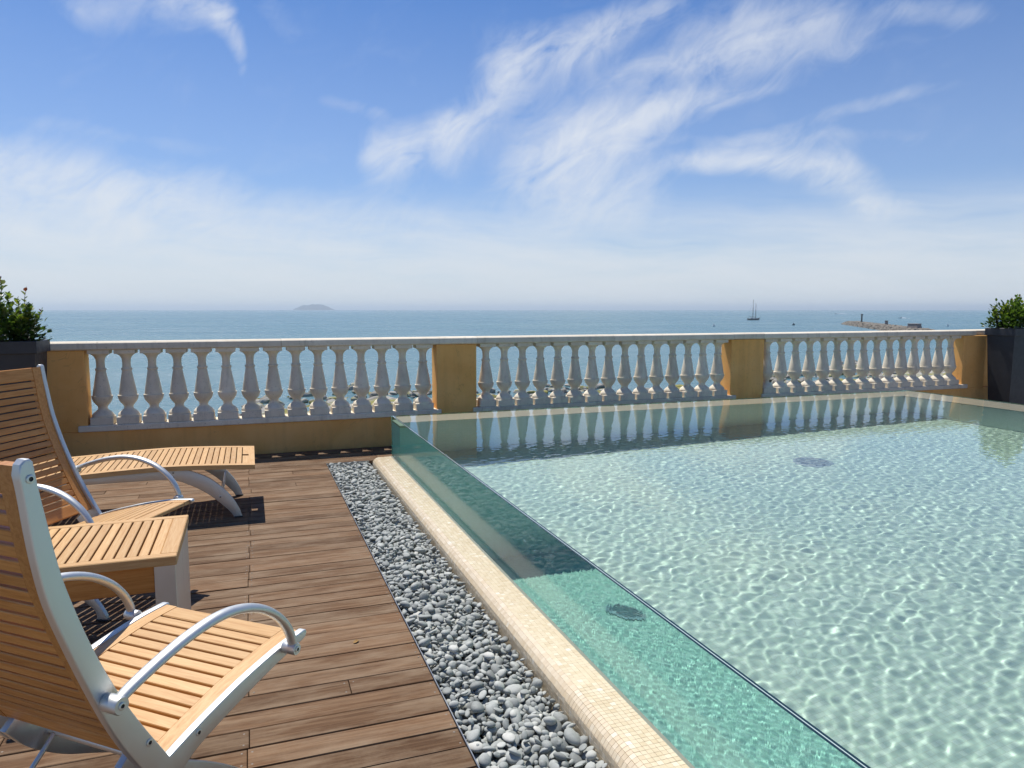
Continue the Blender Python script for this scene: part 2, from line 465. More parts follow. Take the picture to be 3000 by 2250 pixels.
# ---- deck: one board per object, 11 cm pitch, laid along the balustrade
PITCH_B = 0.11155
deck = MB().box((-3.2, 0.9, -0.0445), (0.6105, 7.425, -0.03)).build('deck', M['substrate'])
tag(deck, kind='structure')
plank_me = MB().box((0, 0, -0.024), (1, PITCH_B - 0.006, 0.0), 0.0016).v
tmp = MB().box((0, 0, -0.024), (1, PITCH_B - 0.006, 0.0), 0.0016)
plank_me = mesh('plank', tmp.v, tmp.f, M['deck'])
rng = random.Random(3)
y0 = 2.022 - 10 * PITCH_B
row = 0; screws = MB()
def screw(x, y):
    screws.lathe([(0.0038, -0.004), (0.0038, 0.0004), (0.0028, 0.0008)], 8, (x, y, 0))
while True:
    y = y0 + row * PITCH_B
    if y + PITCH_B > 7.428: break
    right = 0.6115 if y + PITCH_B < 6.71 else 2.6
    cuts = [-3.15]
    style = row % 4
    if y < 3.2: style = (row * 3 + 1) % 5
    if style in (0, 2): cuts += [-1.62 + rng.uniform(-0.01, 0.01), -0.045 + rng.uniform(-0.012, 0.012)]
    elif style == 1: cuts += [-2.3, -0.82 + rng.uniform(-0.02, 0.02)] + ([0.305] if rng.random() < 0.25 else [])
    else: cuts += [-1.1 + rng.uniform(-0.02, 0.02)] + ([-0.05] if rng.random() < 0.5 else [])
    if right > 1: cuts.append(1.1)
    cuts.append(right)
    for a, b in zip(cuts, cuts[1:]):
        o = obj('plank', plank_me, deck, loc=(a + 0.0013, y + rng.uniform(-0.0008, 0.0008), rng.uniform(-0.0014, 0.0014)), scale=(b - a - 0.0026, 1, 1))
        o.rotation_euler = (rng.uniform(-0.006, 0.006), 0, rng.uniform(-0.0004, 0.0004))
        for xs in (a + 0.016, b - 0.016):
            if 0.62 > xs > -2.0 and y < 5:
                for q in (0.02, 0.086): screw(xs + rng.uniform(-.002, .002), y + q)
    row += 1
DECK_END_Y = y0 + row * PITCH_B
s_ = screws.build('screw_heads', simple('dull_screw', (0.20, 0.17, 0.14), 0.6, 0.4), deck); s_['kind'] = 'stuff'

# a few dry leaves blown onto the boards
M['dry_leaf'] = simple('dry_leaf', (0.30, 0.17, 0.05), 0.8)
def fallen_leaf(x, y, rz, size, label):
    vs = [(0, 0, 0.0015), (0.24, 0.3, 0.004), (0.2, 0.72, 0.006), (0, 1.0, 0.0025), (-0.2, 0.72, 0.0075), (-0.24, 0.3, 0.005), (0, 0.5, 0.003)]
    v2 = [(a * size, b * size, c + 0.0012) for a, b, c in vs]; v3 = [(a, b, c + 0.0007) for a, b, c in v2]
    f = [(0, 1, 6), (1, 2, 6), (2, 3, 6), (3, 4, 6), (4, 5, 6), (5, 0, 6)]
    f2 = [tuple(i + 7 for i in q) for q in f] + [tuple(reversed(q)) for q in f] + [(i, (i + 1) % 6, (i + 1) % 6 + 7, i + 7) for i in range(6)]
    tag(obj('dry_leaf', mesh('dry_leaf', v2 + v3, f2, M['dry_leaf'], None, True), loc=(x, y, 0.0015), rot=(0, 0, rz)), label, 'leaf', 'dry leaves on the deck')
q_ = at_z(1035, 1888, 0.0)
fallen_leaf(q_.x, q_.y, -0.9, 0.034, 'curled dry leaf lying on the deck boards near the gravel strip')

# ---- gravel strip with steel edging
GX0, GX1, GY0, GY1 = 0.6165, 1.0, 0.6, 6.70
bed = MB().box((GX0, GY0, -0.16), (1.004, GY1, -0.085)).build('pebble_bed', M['substrate'])
tag(bed, kind='structure')
MB().box((0.6125, GY0, -0.07), (0.6160, GY1 + 0.004, 0.004)).build('edging', M['edging'], bed)
MB().box((0.6162, GY1, -0.07), (1.0, GY1 + 0.004, 0.002)).build('edging', M['edging'], bed)
def pebble_material():
    m, t, b, o = material('grey_pebble')
    pos = t.new('ShaderNodeNewGeometry').outputs['Position']
    att = t.new('ShaderNodeAttribute', attribute_name='tone').outputs['Fac']
    rand = t.new('ShaderNodeObjectInfo').outputs['Random']
    r = t.m('FRACT', t.m('ADD', att, rand))
    c = t.ramp(r, [(0.0, (0.20, 0.21, 0.20)), (0.25, (0.31, 0.325, 0.305)), (0.7, (0.40, 0.415, 0.39)), (0.95, (0.46, 0.47, 0.435)), (1.0, (0.60, 0.59, 0.54))])
    n = t.noise(pos, 55.0, 5.0, 0.65)
    c = t.mix(1.0, c, t.mix(n, (0.66, 0.66, 0.67, 1), (1.2, 1.2, 1.18, 1)), 'MULTIPLY')
    vein = t.mr(t.m('ABSOLUTE', t.m('SUBTRACT', t.noise(pos, 26.0, 3.0, 0.5, 1.5), 0.5)), 0.0, 0.010, 0.28, 0.0)
    c = t.mix(vein, c, (0.55, 0.54, 0.5, 1))
    t.l.new(c, b.inputs['Base Color']); b.inputs['Roughness'].default_value = 0.72
    t.l.new(t.bump(t.noise(pos, 160.0, 4.0, 0.65), 0.35, 0.002), b.inputs['Normal'])
    return m
M['pebble'] = pebble_material()
bm = bmesh.new(); bmesh.ops.create_icosphere(bm, subdivisions=2, radius=1.0)
ico_v = np.array([v.co[:] for v in bm.verts]); ico_f = [[v.index for v in f.verts] for f in bm.faces]; bm.free()
NPR = np.random.RandomState(11)
def pebble_shape(rs):
    v = ico_v.copy()
    for _ in range(3):                                     # a few lopsided flats so that no pebble is a clean ellipsoid
        d = rs.normal(size=3); d /= np.linalg.norm(d)
        k = v @ d; v -= np.outer(np.clip(k - rs.uniform(0.55, 0.85), 0, None) * 0.8, d)
    v *= 1 + 0.07 * np.sin(v @ rs.normal(size=3) * 2.0 + rs.uniform(0, 6))[:, None]
    return v
shapes = [pebble_shape(NPR) for _ in range(14)]
pebs = []
grid = {}
def try_place(x, y, r, layer, tight):
    cell = 0.05; gx, gy = int(x / cell), int(y / cell)
    for i in (-1, 0, 1):
        for j in (-1, 0, 1):
            for (px, py, pr) in grid.get((layer, gx + i, gy + j), ()):
                if (px - x) ** 2 + (py - y) ** 2 < ((pr + r) * tight) ** 2: return False
    grid.setdefault((layer, gx, gy), []).append((x, y, r)); return True
for layer, (z, n, tight) in enumerate(((-0.066, 9000, 0.80), (-0.044, 14000, 0.80), (-0.022, 22000, 0.74), (-0.005, 3800, 1.15))):
    for k in range(n):
        r = float(np.clip(NPR.lognormal(math.log(0.0170), 0.30), 0.009, 0.029))
        x = NPR.uniform(GX0 + r * 0.9, GX1 - r * 0.8); yy = NPR.uniform(GY0 + 0.6, GY1 - r)
        if try_place(x, yy, r, layer, tight):
            pebs.append((x, yy, z + NPR.uniform(-0.006, 0.006) + (0.004 if r > 0.025 else 0), r, NPR.randint(14), layer))
def peb_matrix(p, rs):
    x, y, z, r, k, _ = p
    e = Euler((rs.normal() * 0.42, rs.normal() * 0.42, rs.uniform(0, 6.28)), 'XYZ').to_matrix().to_4x4()
    s = Matrix.Diagonal((r * rs.uniform(1.0, 1.45), r * rs.uniform(0.8, 1.05), r * rs.uniform(0.36, 0.72), 1))
    return Matrix.Translation((x, y, z)) @ e @ s
pebs.sort(key=lambda p: (p[5] < 2, (p[0]) ** 2 + p[1] ** 2 if p[1] > 1.85 else 99))
sm = []
for k, v in enumerate(shapes):
    me = mesh('pebble', v, ico_f, M['pebble'], 180); sm.append(me)
rest_v = []; rest_f = []; rest_t = []; base = 0
for i, p in enumerate(pebs):
    mt = peb_matrix(p, NPR)
    if i < 300:
        obj('pebble', sm[p[4]], bed, matrix=mt)
    else:
        a = np.array(mt); v = shapes[p[4]] @ a[:3, :3].T + a[:3, 3]
        rest_v.append(v); rest_f.append(np.array(ico_f) + base); base += len(v); rest_t += [NPR.uniform()] * len(v)
rv = np.concatenate(rest_v); rf = np.concatenate(rest_f)
me = mesh('pebbles', rv.tolist(), rf.tolist(), M['pebble'], 180)
at = me.attributes.new('tone', 'FLOAT', 'POINT'); at.data.foreach_set('value', rest_t)
o = obj('pebbles', me, bed); o['kind'] = 'stuff'

# ================================================================== POOL
XG, YF, XR, ZW, ZB = 1.20, 6.63, 7.50, 0.42, -0.92          # glass planes, water level and floor read from the photograph
pool = tag(empty('swimming_pool', (XG, 2.5, 0)), 'raised glass sided swimming pool with cream mosaic kerb filling the right of the terrace', 'pool')
PO = Vector((XG, 2.5, 0))
def pl(mb): mb.v = [tuple(Vector(v) - PO) for v in mb.v]; return mb
def mosaic(name, cols, size, grout, rough=0.3):
    m, t, b, o = material(name)
    pos = t.new('ShaderNodeNewGeometry').outputs['Position']
    q = t.v('SCALE', pos, scale=1.0 / size)
    q = t.v('ADD', q, (0.37, 0.41, 0.43))
    wn = t.new('ShaderNodeTexWhiteNoise'); wn.noise_dimensions = '3D'
    t.l.new(t.v('FLOOR', q), wn.inputs['Vector'])
    c = t.ramp(wn.outputs['Value'], [(0.0, cols[0]), (0.5, cols[1]), (1.0, cols[2])])
    fr = t.sep(t.v('FRACTION', q)); g = None
    nrm = t.sep(t.new('ShaderNodeNewGeometry').outputs['Normal'])
    for k in range(3):
        e = t.m('SUBTRACT', 0.5, t.m('ABSOLUTE', t.m('SUBTRACT', fr[k], 0.5)))
        e = t.m('ADD', e, t.mr(t.m('ABSOLUTE', nrm[k]), 0.6, 0.8, 0.0, 1.0))
        g = e if g is None else t.m('MINIMUM', g, e)
    gm = t.mr(g, 0.035, 0.06)
    c = t.mix(gm, tuple(grout) + (1,), c)
    big = t.noise(pos, 1.3, 4.0, 0.6)
    c = t.mix(1.0, c, t.mix(big, (0.9, 0.92, 0.92, 1), (1.06, 1.05, 1.03, 1)), 'MULTIPLY')
    t.l.new(c, b.inputs['Base Color']); b.inputs['Roughness'].default_value = rough
    t.l.new(t.bump(gm, 0.3, 0.001), b.inputs['Normal'])
    return m
M['pool_tile'] = mosaic('pool_mosaic', [(0.40, 0.545, 0.435), (0.46, 0.61, 0.50), (0.525, 0.66, 0.555)], 0.025, (0.42, 0.53, 0.42), 0.5)
M['pool_wall'] = mosaic('pool_wall_mosaic', [(0.68, 0.82, 0.75), (0.74, 0.87, 0.81), (0.79, 0.89, 0.84)], 0.025, (0.66, 0.78, 0.72), 0.5)  # paler than the floor mosaic: bounce light off the floor put into the colour
M['cap_stone'] = simple('cream_cap_stone', (0.62, 0.54, 0.40), 0.6, nscale=7, bump=0.2)
# basin: floor, inner walls, the walls that carry the far and right overflow shelves
basin = MB()
basin.box((XG + 0.022, -3.0, ZB - 0.2), (7.0, 6.25, ZB))
pl(basin)
bas = basin.build('basin_floor', M['pool_tile'], pool)
recv = [bas]
w = MB(); w.box((XG + 0.022, 6.25, ZB - 0.2), (7.48, 6.61, 0.365)); recv.append(pl(w).build('far_wall', M['pool_wall'], pool))
w = MB(); w.box((7.02, -3.0, ZB - 0.2), (7.48, 6.249, 0.365)); recv.append(pl(w).build('right_wall', M['pool_wall'], pool))
w = MB(); w.box((1.10, -3.0, ZB - 0.2), (XG + 0.022, 6.61, 0.03)); recv.append(pl(w).build('left_wall', M['pool_wall'], pool))
w = MB(); w.box((XG + 0.022, -3.2, ZB - 0.2), (7.48, -3.0, 0.40)); recv.append(pl(w).build('near_wall', M['pool_wall'], pool))
w = MB(); w.box((XG + 0.024, 6.24, 0.366), (7.48, 6.608, 0.388), 0.004); recv.append(pl(w).build('far_shelf', M['cap_stone'], pool))
w = MB(); w.box((7.01, -3.0, 0.366), (7.478, 6.239, 0.388), 0.004); recv.append(pl(w).build('right_shelf', M['cap_stone'], pool))
# drain cover on the floor
M['drain'] = simple('drain_cover', (0.27, 0.345, 0.35), 0.4)
d = MB(); d.lathe([(0.16, 0.001), (0.16, 0.010), (0.145, 0.016), (0.0001, 0.018)], 28)
dr = d.build('drain', M['drain'], pool, loc=(4.37 - PO.x, 4.76 - PO.y, ZB))
sl = MB()
for k in range(-4, 5):
    hw = math.sqrt(max(0, 0.13 ** 2 - (k * 0.028) ** 2)); sl.box((-hw, k * 0.028 - 0.004, 0.0165), (hw, k * 0.028 + 0.004, 0.0195))
sl.build('grille', M['edging'], dr)
recv.append(dr)
# glass panels
def glassy(name, ior, col, film=False):
    m = bpy.data.materials.new(name); m.use_nodes = True; t = NT(m.node_tree); t.n.clear()
    out = t.new('ShaderNodeOutputMaterial')
    if not film:
        g = t.new('ShaderNodeBsdfGlass'); g.inputs['IOR'].default_value = ior; g.inputs['Roughness'].default_value = 0.0
        g.inputs['Color'].default_value = tuple(col) + (1,)
        t.l.new(g.outputs[0], out.inputs['Surface']); return m
    # thin sheet of overflow water running down the outer face: streaks in the mirror image, slight waviness in the view through
    pos = t.new('ShaderNodeNewGeometry').outputs['Position']; z = t.sep(pos)[2]
    s1 = t.noise(t.v('MULTIPLY', pos, (1.0, 75.0, 4.0)), 1.0, 4.0, 0.65, 0.4)
    s2 = t.noise(t.v('MULTIPLY', pos, (1.0, 16.0, 5.0)), 1.0, 3.0, 0.6, 0.3)
    g = t.new('ShaderNodeBsdfRefraction'); g.inputs['IOR'].default_value = ior; g.inputs['Roughness'].default_value = 0.0
    g.inputs['Color'].default_value = tuple(col) + (1,)
    t.l.new(t.bump(s2, 0.16, 0.004), g.inputs['Normal'])
    r = t.new('ShaderNodeBsdfGlossy'); r.inputs['Roughness'].default_value = 0.03
    rb = t.bump(t.m('MULTIPLY', s1, t.mr(z, 0.26, 0.06, 0.05, 1.0)), 0.30, 0.004)
    t.l.new(rb, r.inputs['Normal'])
    fr = t.new('ShaderNodeFresnel'); fr.inputs['IOR'].default_value = ior
    mx = t.new('ShaderNodeMixShader'); t.l.new(fr.outputs[0], mx.inputs[0]); t.l.new(g.outputs[0], mx.inputs[1]); t.l.new(r.outputs[0], mx.inputs[2])
    t.l.new(mx.outputs[0], out.inputs['Surface'])
    return m
M['glass'] = glassy('pool_glass', 1.45, (0.95, 0.99, 0.98), True)
M['glass_in'] = glassy('pool_glass_wet_side', 1.45 / 1.33, (0.61, 0.95, 0.95))
def glass_panel(lo, hi, inner_axis, inner_sign):
    mb = MB(); mb.box(lo, hi)
    me = mesh('glass_panel', [tuple(Vector(v) - PO) for v in mb.v], mb.f, [M['glass'], M['glass_in']], None, False)
    for p in me.polygons:
        if p.normal[inner_axis] * inner_sign > 0.9: p.material_index = 1
    o = obj('glass_panel', me, pool); return o
GT = ZW + 0.003
gp = [glass_panel((XG, -3.2, 0.031), (XG + 0.018, YF, GT), 0, 1),
      glass_panel((XG + 0.0185, YF - 0.018, 0.0), (XR - 0.0185, YF, GT), 1, -1),
      glass_panel((XR - 0.018, -3.2, 0.0), (XR, YF, GT), 0, -1)]
M['glass_edge'] = simple('polished_glass_edge', (0.012, 0.03, 0.035), 0.12); M['interlayer'] = simple('glass_interlayer', (0.45, 0.55, 0.52), 0.3)
w = MB(); w.box((XG, -3.2, GT + 0.0002), (XG + 0.0070, YF, GT + 0.0012)); w.box((XG + 0.0105, -3.2, GT + 0.0002), (XG + 0.018, YF - 0.018, GT + 0.0012)); pl(w).build('polished_edge', M['glass_edge'], gp[0], fix=False, smooth=None)
w = MB(); w.box((XG + 0.0071, -3.2, GT + 0.0002), (XG + 0.0104, YF - 0.018, GT + 0.0010)); pl(w).build('interlayer', M['interlayer'], gp[0], fix=False, smooth=None)
# kerb with real mosaic tiles
KX0, KX1, KZ, KR = 1.004, 1.168, 0.064, 0.055
path = [(KX0, -0.10)]
path += [(KX0, -0.02)]
for k in range(0, 11):
    a = math.pi - k * math.pi / 20
    path.append((KX0 + KR + KR * math.cos(a), KZ - KR + KR * math.sin(a)))
path.append((KX1, KZ))
M['grout'] = simple('cream_grout', (0.70, 0.595, 0.435), 0.85, var=0.15)
KY0, KY1 = -1.0, 6.52
def kerb_core():
    vs = []; fs = []; prof = [(x + 0.002 if i < 2 else x, z - 0.0013) for i, (x, z) in enumerate(path)] + [(KX1, -0.10)]
    for y in (KY0, KY1):
        for x, z in prof: vs.append((x - PO.x, y - PO.y, z))
    n = len(prof)
    for i in range(n): fs.append((i, (i + 1) % n, n + (i + 1) % n, n + i))
    fs.append(tuple(range(n))); fs.append(tuple(range(n, 2 * n)))
    return mesh('kerb', vs, fs, M['grout'], 40, True)
kerb = obj('kerb', kerb_core(), pool)
def tile_material():
    m, t, b, o = material('cream_mosaic_tile')
    att = t.new('ShaderNodeAttribute', attribute_name='tone').outputs['Fac']
    rand = t.new('ShaderNodeObjectInfo').outputs['Random']
    r = t.m('FRACT', t.m('ADD', att, rand))
    c = t.ramp(r, [(0.0, (0.645, 0.525, 0.36)), (0.4, (0.69, 0.575, 0.41)), (0.9, (0.72, 0.615, 0.45)), (0.98, (0.77, 0.69, 0.545)), (1.0, (0.80, 0.75, 0.64))])
    pos = t.new('ShaderNodeNewGeometry').outputs['Position']
    c = t.mix(t.mr(t.noise(t.v('MULTIPLY', pos, (6.0, 1.0, 6.0)), 1.6, 4.0, 0.6), 0.4, 0.75, 0.0, 0.35), c, (0.50, 0.38, 0.23, 1))
    t.l.new(c, b.inputs['Base Color']); b.inputs['Roughness'].default_value = 0.22
    return m
M['tile'] = tile_material()
# walk the profile in 2 cm steps
plen = [0.0]
for a, b in zip(path, path[1:]): plen.append(plen[-1] + math.dist(a, b))
def along(s):
    for i in range(len(path) - 1):
        if s <= plen[i + 1] + 1e-9:
            k = (s - plen[i]) / (plen[i + 1] - plen[i]); a, b = path[i], path[i + 1]
            return a[0] + (b[0] - a[0]) * k, a[1] + (b[1] - a[1]) * k, math.atan2(b[1] - a[1], b[0] - a[0])
    a, b = path[-2], path[-1]; return b[0], b[1], math.atan2(b[1] - a[1], b[0] - a[0])
TS = 0.0198; nrow = int(plen[-1] / TS); ncol = int((KY1 - KY0) / TS)
tb = MB().box((-TS / 2 + 0.0003, -TS / 2 + 0.0003, -0.003), (TS / 2 - 0.0003, TS / 2 - 0.0003, 0.001), 0.0008)
tile_me = mesh('tile', tb.v, tb.f, M['tile'])
cheap_v = np.array([(-1, -1, 0.0), (1, -1, 0), (1, 1, 0), (-1, 1, 0), (-1, -1, -1), (1, -1, -1), (1, 1, -1), (-1, 1, -1)], float) * np.array([TS / 2 - 0.0003, TS / 2 - 0.0003, 0.003])
cheap_f = np.array([(0, 1, 2, 3), (4, 5, 1, 0), (5, 6, 2, 1), (6, 7, 3, 2), (7, 4, 0, 3)])
cand = []
for i in range(nrow):
    x, z, ang = along(plen[-1] - (i + 0.5) * TS)
    for j in range(ncol):
        y = KY1 - (j + 0.5) * TS
        if y < 0.9: break
        cand.append((x, y, z, ang, i))
near = sorted((c for c in cand if c[1] > 1.75), key=lambda c: (c[4] > 11, c[1]))[:300]
nearset = set((c[1], c[4]) for c in near)
tv = []; tf = []; tt = []; base = 0
for x, y, z, ang, i in cand:
    rmat = Matrix.Rotation(-ang, 4, 'Y') @ Euler((rng.gauss(0, 0.018), rng.gauss(0, 0.018), rng.gauss(0, 0.012))).to_matrix().to_4x4()
    mt = Matrix.Translation((x - PO.x, y - PO.y, z)) @ rmat
    if (y, i) in nearset: obj('tile', tile_me, kerb, matrix=mt)
    else:
        a = np.array(mt); tv.append(cheap_v @ a[:3, :3].T + a[:3, 3]); tf.append(cheap_f + base); base += 8; tt += [rng.random()] * 8
me = mesh('mosaic_tiles', np.concatenate(tv).tolist(), np.concatenate(tf).tolist(), M['tile'])
at = me.attributes.new('tone', 'FLOAT', 'POINT'); at.data.foreach_set('value', tt)
o = obj('mosaic_tiles', me, kerb); o['kind'] = 'stuff'
M['sealant'] = simple('grey_channel', (0.22, 0.23, 0.19), 0.5)
w = MB(); w.box((KX1, KY0, 0.0), (XG - 0.001, KY1 + 0.1, 0.046)); pl(w).build('glazing_channel', M['sealant'], pool)
# water surface: real ripples, so that the sun focuses through them onto the floor
gx = np.linspace(XG + 0.0185, XR - 0.0185, 690)
gy = np.concatenate([np.linspace(-2.99, 1.50, 40), np.linspace(1.51, YF - 0.0185, 560)])
NX, NY = len(gx), len(gy)
X, Y = np.meshgrid(gx, gy)
Z = np.zeros_like(X)
wr = np.random.RandomState(5)
for k in range(90):
    lam = math.exp(wr.uniform(math.log(0.037), math.log(0.100)))
    th = wr.normal(R(-55), R(50)); kk = 2 * math.pi / lam
    amp = 0.0000195 * (lam / 0.08) ** 1.75
    ph = wr.uniform(0, 6.28)
    Z += amp * np.sin(kk * (X * math.cos(th) + Y * math.sin(th)) + ph + 0.8 * np.sin(1.7 * X + ph) + 0.8 * np.sin(1.9 * Y - ph))
calm = np.clip((YF - Y) / 1.2, 0.75, 1.0) * np.clip((Y - 1.2) / 0.3, 0.0, 1.0)
edge = np.clip(np.minimum(np.minimum(X - gx[0], gx[-1] - X), gy[-1] - Y) / 0.10, 0.0, 1.0)
Z = ZW + Z * calm * edge
wv = np.stack([X.ravel(), Y.ravel(), Z.ravel()], 1)
ii = np.arange(NX * NY).reshape(NY, NX)
wf = np.stack([ii[:-1, :-1].ravel(), ii[:-1, 1:].ravel(), ii[1:, 1:].ravel(), ii[1:, :-1].ravel()], 1)
M['water'] = glassy('pool_water', 1.33, (0.955, 0.99, 0.985))
me = mesh('pool_water', wv.tolist(), wf.tolist(), M['water'], 180)
water = tag(obj('pool_water', me), kind='structure')
water.cycles.is_caustics_caster = True
for o in recv: o.cycles.is_caustics_receiver = True

# ================================================================== BALUSTRADE
bal = tag(empty('balustrade', (2.0, 7.53, 0)), 'ochre terrace wall with pale turned balusters between square posts under a stone handrail', 'balustrade')
BO = Vector((2.0, 7.53, 0))
def bl(mb): mb.v = [tuple(Vector(v) - BO) for v in mb.v]; return mb
YB0, YB1 = 7.43, 7.64
w = MB(); w.box((-4.2, YB0, -0.04), (10.6, YB1, 0.292), 0.004); bl(w).build('wall', M['stucco'], bal)
for (a, b) in ((-3.3, -1.410), (1.830, 2.268), (5.515, 6.000), (9.39, 9.82)):
    w = MB(); w.box((a, YB0, 0.292), (b, YB1, 1.032), 0.006); bl(w).build('post', M['stucco'], bal)
w = MB(); w.box((9.82, YB0 + 0.09, 0.292), (10.6, YB1, 1.032), 0.004); bl(w).build('post', M['stucco'], bal)
for (a, b) in ((-1.487, 1.874), (2.225, 5.59), (5.975, 9.48)):
    w = MB(); w.box((a, YB0 - 0.026, 0.293), (b, YB1 - 0.02, 0.350), 0.007); bl(w).build('plinth', M['cast_stone'], bal)
RAILP = [(7.404, 1.044), (7.404, 1.086), (7.408, 1.096), (7.418, 1.103), (7.440, 1.110), (7.585, 1.110), (7.606, 1.103), (7.614, 1.096), (7.618, 1.086), (7.618, 1.044), (7.60, 1.0335), (7.42, 1.0335)]
def rail(a, b, dy=0.0, dz=0.0):
    n = len(RAILP); vs = [(x - BO.x, y + dy - BO.y, z + dz) for x in (a, b) for y, z in RAILP]; fs = []
    for i in range(n): fs.append((i, (i + 1) % n, n + (i + 1) % n, n + i))
    fs += [tuple(range(n)), tuple(range(n, 2 * n))]
    return obj('handrail', mesh('handrail', vs, fs, M['cast_stone'], 30, True), bal)
for a, b in ((-3.3, -1.30), (-1.297, 0.28), (0.283, 1.86), (1.863, 2.27), (2.273, 3.9), (3.903, 5.53), (5.533, 5.98), (5.983, 7.7), (7.703, 9.583)): rail(a, b, random.uniform(-.002, .002), random.uniform(-.001, .001))
rail(9.586, 10.7, 0.085, 0.001)
prof_px = [(1015, 172), (1000, 176), (985, 174), (972, 165), (955, 152), (938, 134), (918, 104), (900, 84), (880, 75), (855, 76), (838, 84), (815, 104), (790, 126),
           (760, 146), (725, 159), (700, 164), (684, 166), (676, 165), (674, 147), (640, 144), (560, 131), (460, 112), (360, 92), (290, 79), (276, 78), (272, 86), (262, 90), (248, 90), (238, 86),
           (234, 74), (215, 69), (170, 67), (120, 69), (85, 76), (60, 88), (40, 103), (28, 120), (22, 124), (20, 134), (8, 146), (2, 149)]
bb = MB()
zz = lambda y: 0.352 + (1130 - y) * 0.000572
bb.lathe([(r * 0.000526, zz(y)) for y, r in prof_px], 24)
bb.box((-0.092, -0.092, 0.3505), (0.092, 0.092, zz(1014)), 0.004)
bb.box((-0.088, -0.088, zz(3)), (0.088, 0.088, 1.0332), 0.003)
bme = mesh('baluster', bb.v, bb.f, M['cast_stone'], 32, True)
for x0, x1 in ((-1.297, 1.700), (2.398, 5.375), (6.105, 9.235)):
    for k in range(15):
        o = obj('baluster', bme, bal, loc=(x0 + (x1 - x0) * k / 14 - BO.x + random.uniform(-.002, .002), 7.511 - BO.y, 0))
        o.rotation_euler = (0, 0, random.choice((0, 1, 2, 3)) * math.pi / 2 + random.uniform(-.01, .01))

# ================================================================== FURNITURE
BOLT = MB().lathe([(0.0088, 0.0), (0.0088, 0.0018), (0.0074, 0.0027), (0.0046, 0.0027), (0.0042, 0.0012), (0.0001, 0.0010)], 14)
bolt_me = mesh('bolt', BOLT.v, BOLT.f, [M['metal'], M['hole']], 35, True)
for p_ in bolt_me.polygons:
    rr_ = max(math.hypot(bolt_me.vertices[i].co.x, bolt_me.vertices[i].co.y) for i in p_.vertices)
    if rr_ < 0.0047 and p_.center.z > 0.0008: p_.material_index = 1
def bolt(parent, x, y, z, side):
    m = Matrix.Translation((x, y, z)) @ Matrix.Rotation(-side * math.pi / 2, 4, 'X')
    o = obj('bolt', bolt_me, parent, matrix=m)
    return o
CW = 0.5655; HW = CW / 2
backF = [(-0.797, 1.112), (-0.789, 1.056), (-0.775, 0.977), (-0.760, 0.897), (-0.742, 0.828), (-0.702, 0.709), (-0.650, 0.586), (-0.594, 0.477), (-0.519, 0.350)]
backR = [(-0.826, 1.090), (-0.820, 1.050), (-0.812, 0.975), (-0.802, 0.902), (-0.786, 0.822), (-0.758, 0.735), (-0.711, 0.606), (-0.660, 0.483), (-0.606, 0.381), (-0.548, 0.292)]
seatT = [(-0.519, 0.350), (-0.448, 0.372), (-0.373, 0.392), (-0.270, 0.416), (-0.157, 0.4345), (-0.089, 0.442), (-0.012, 0.446)]
seatB = [(-0.004, 0.428), (-0.022, 0.4185), (-0.110, 0.403), (-0.206, 0.383), (-0.340, 0.350), (-0.433, 0.322), (-0.478, 0.297)]
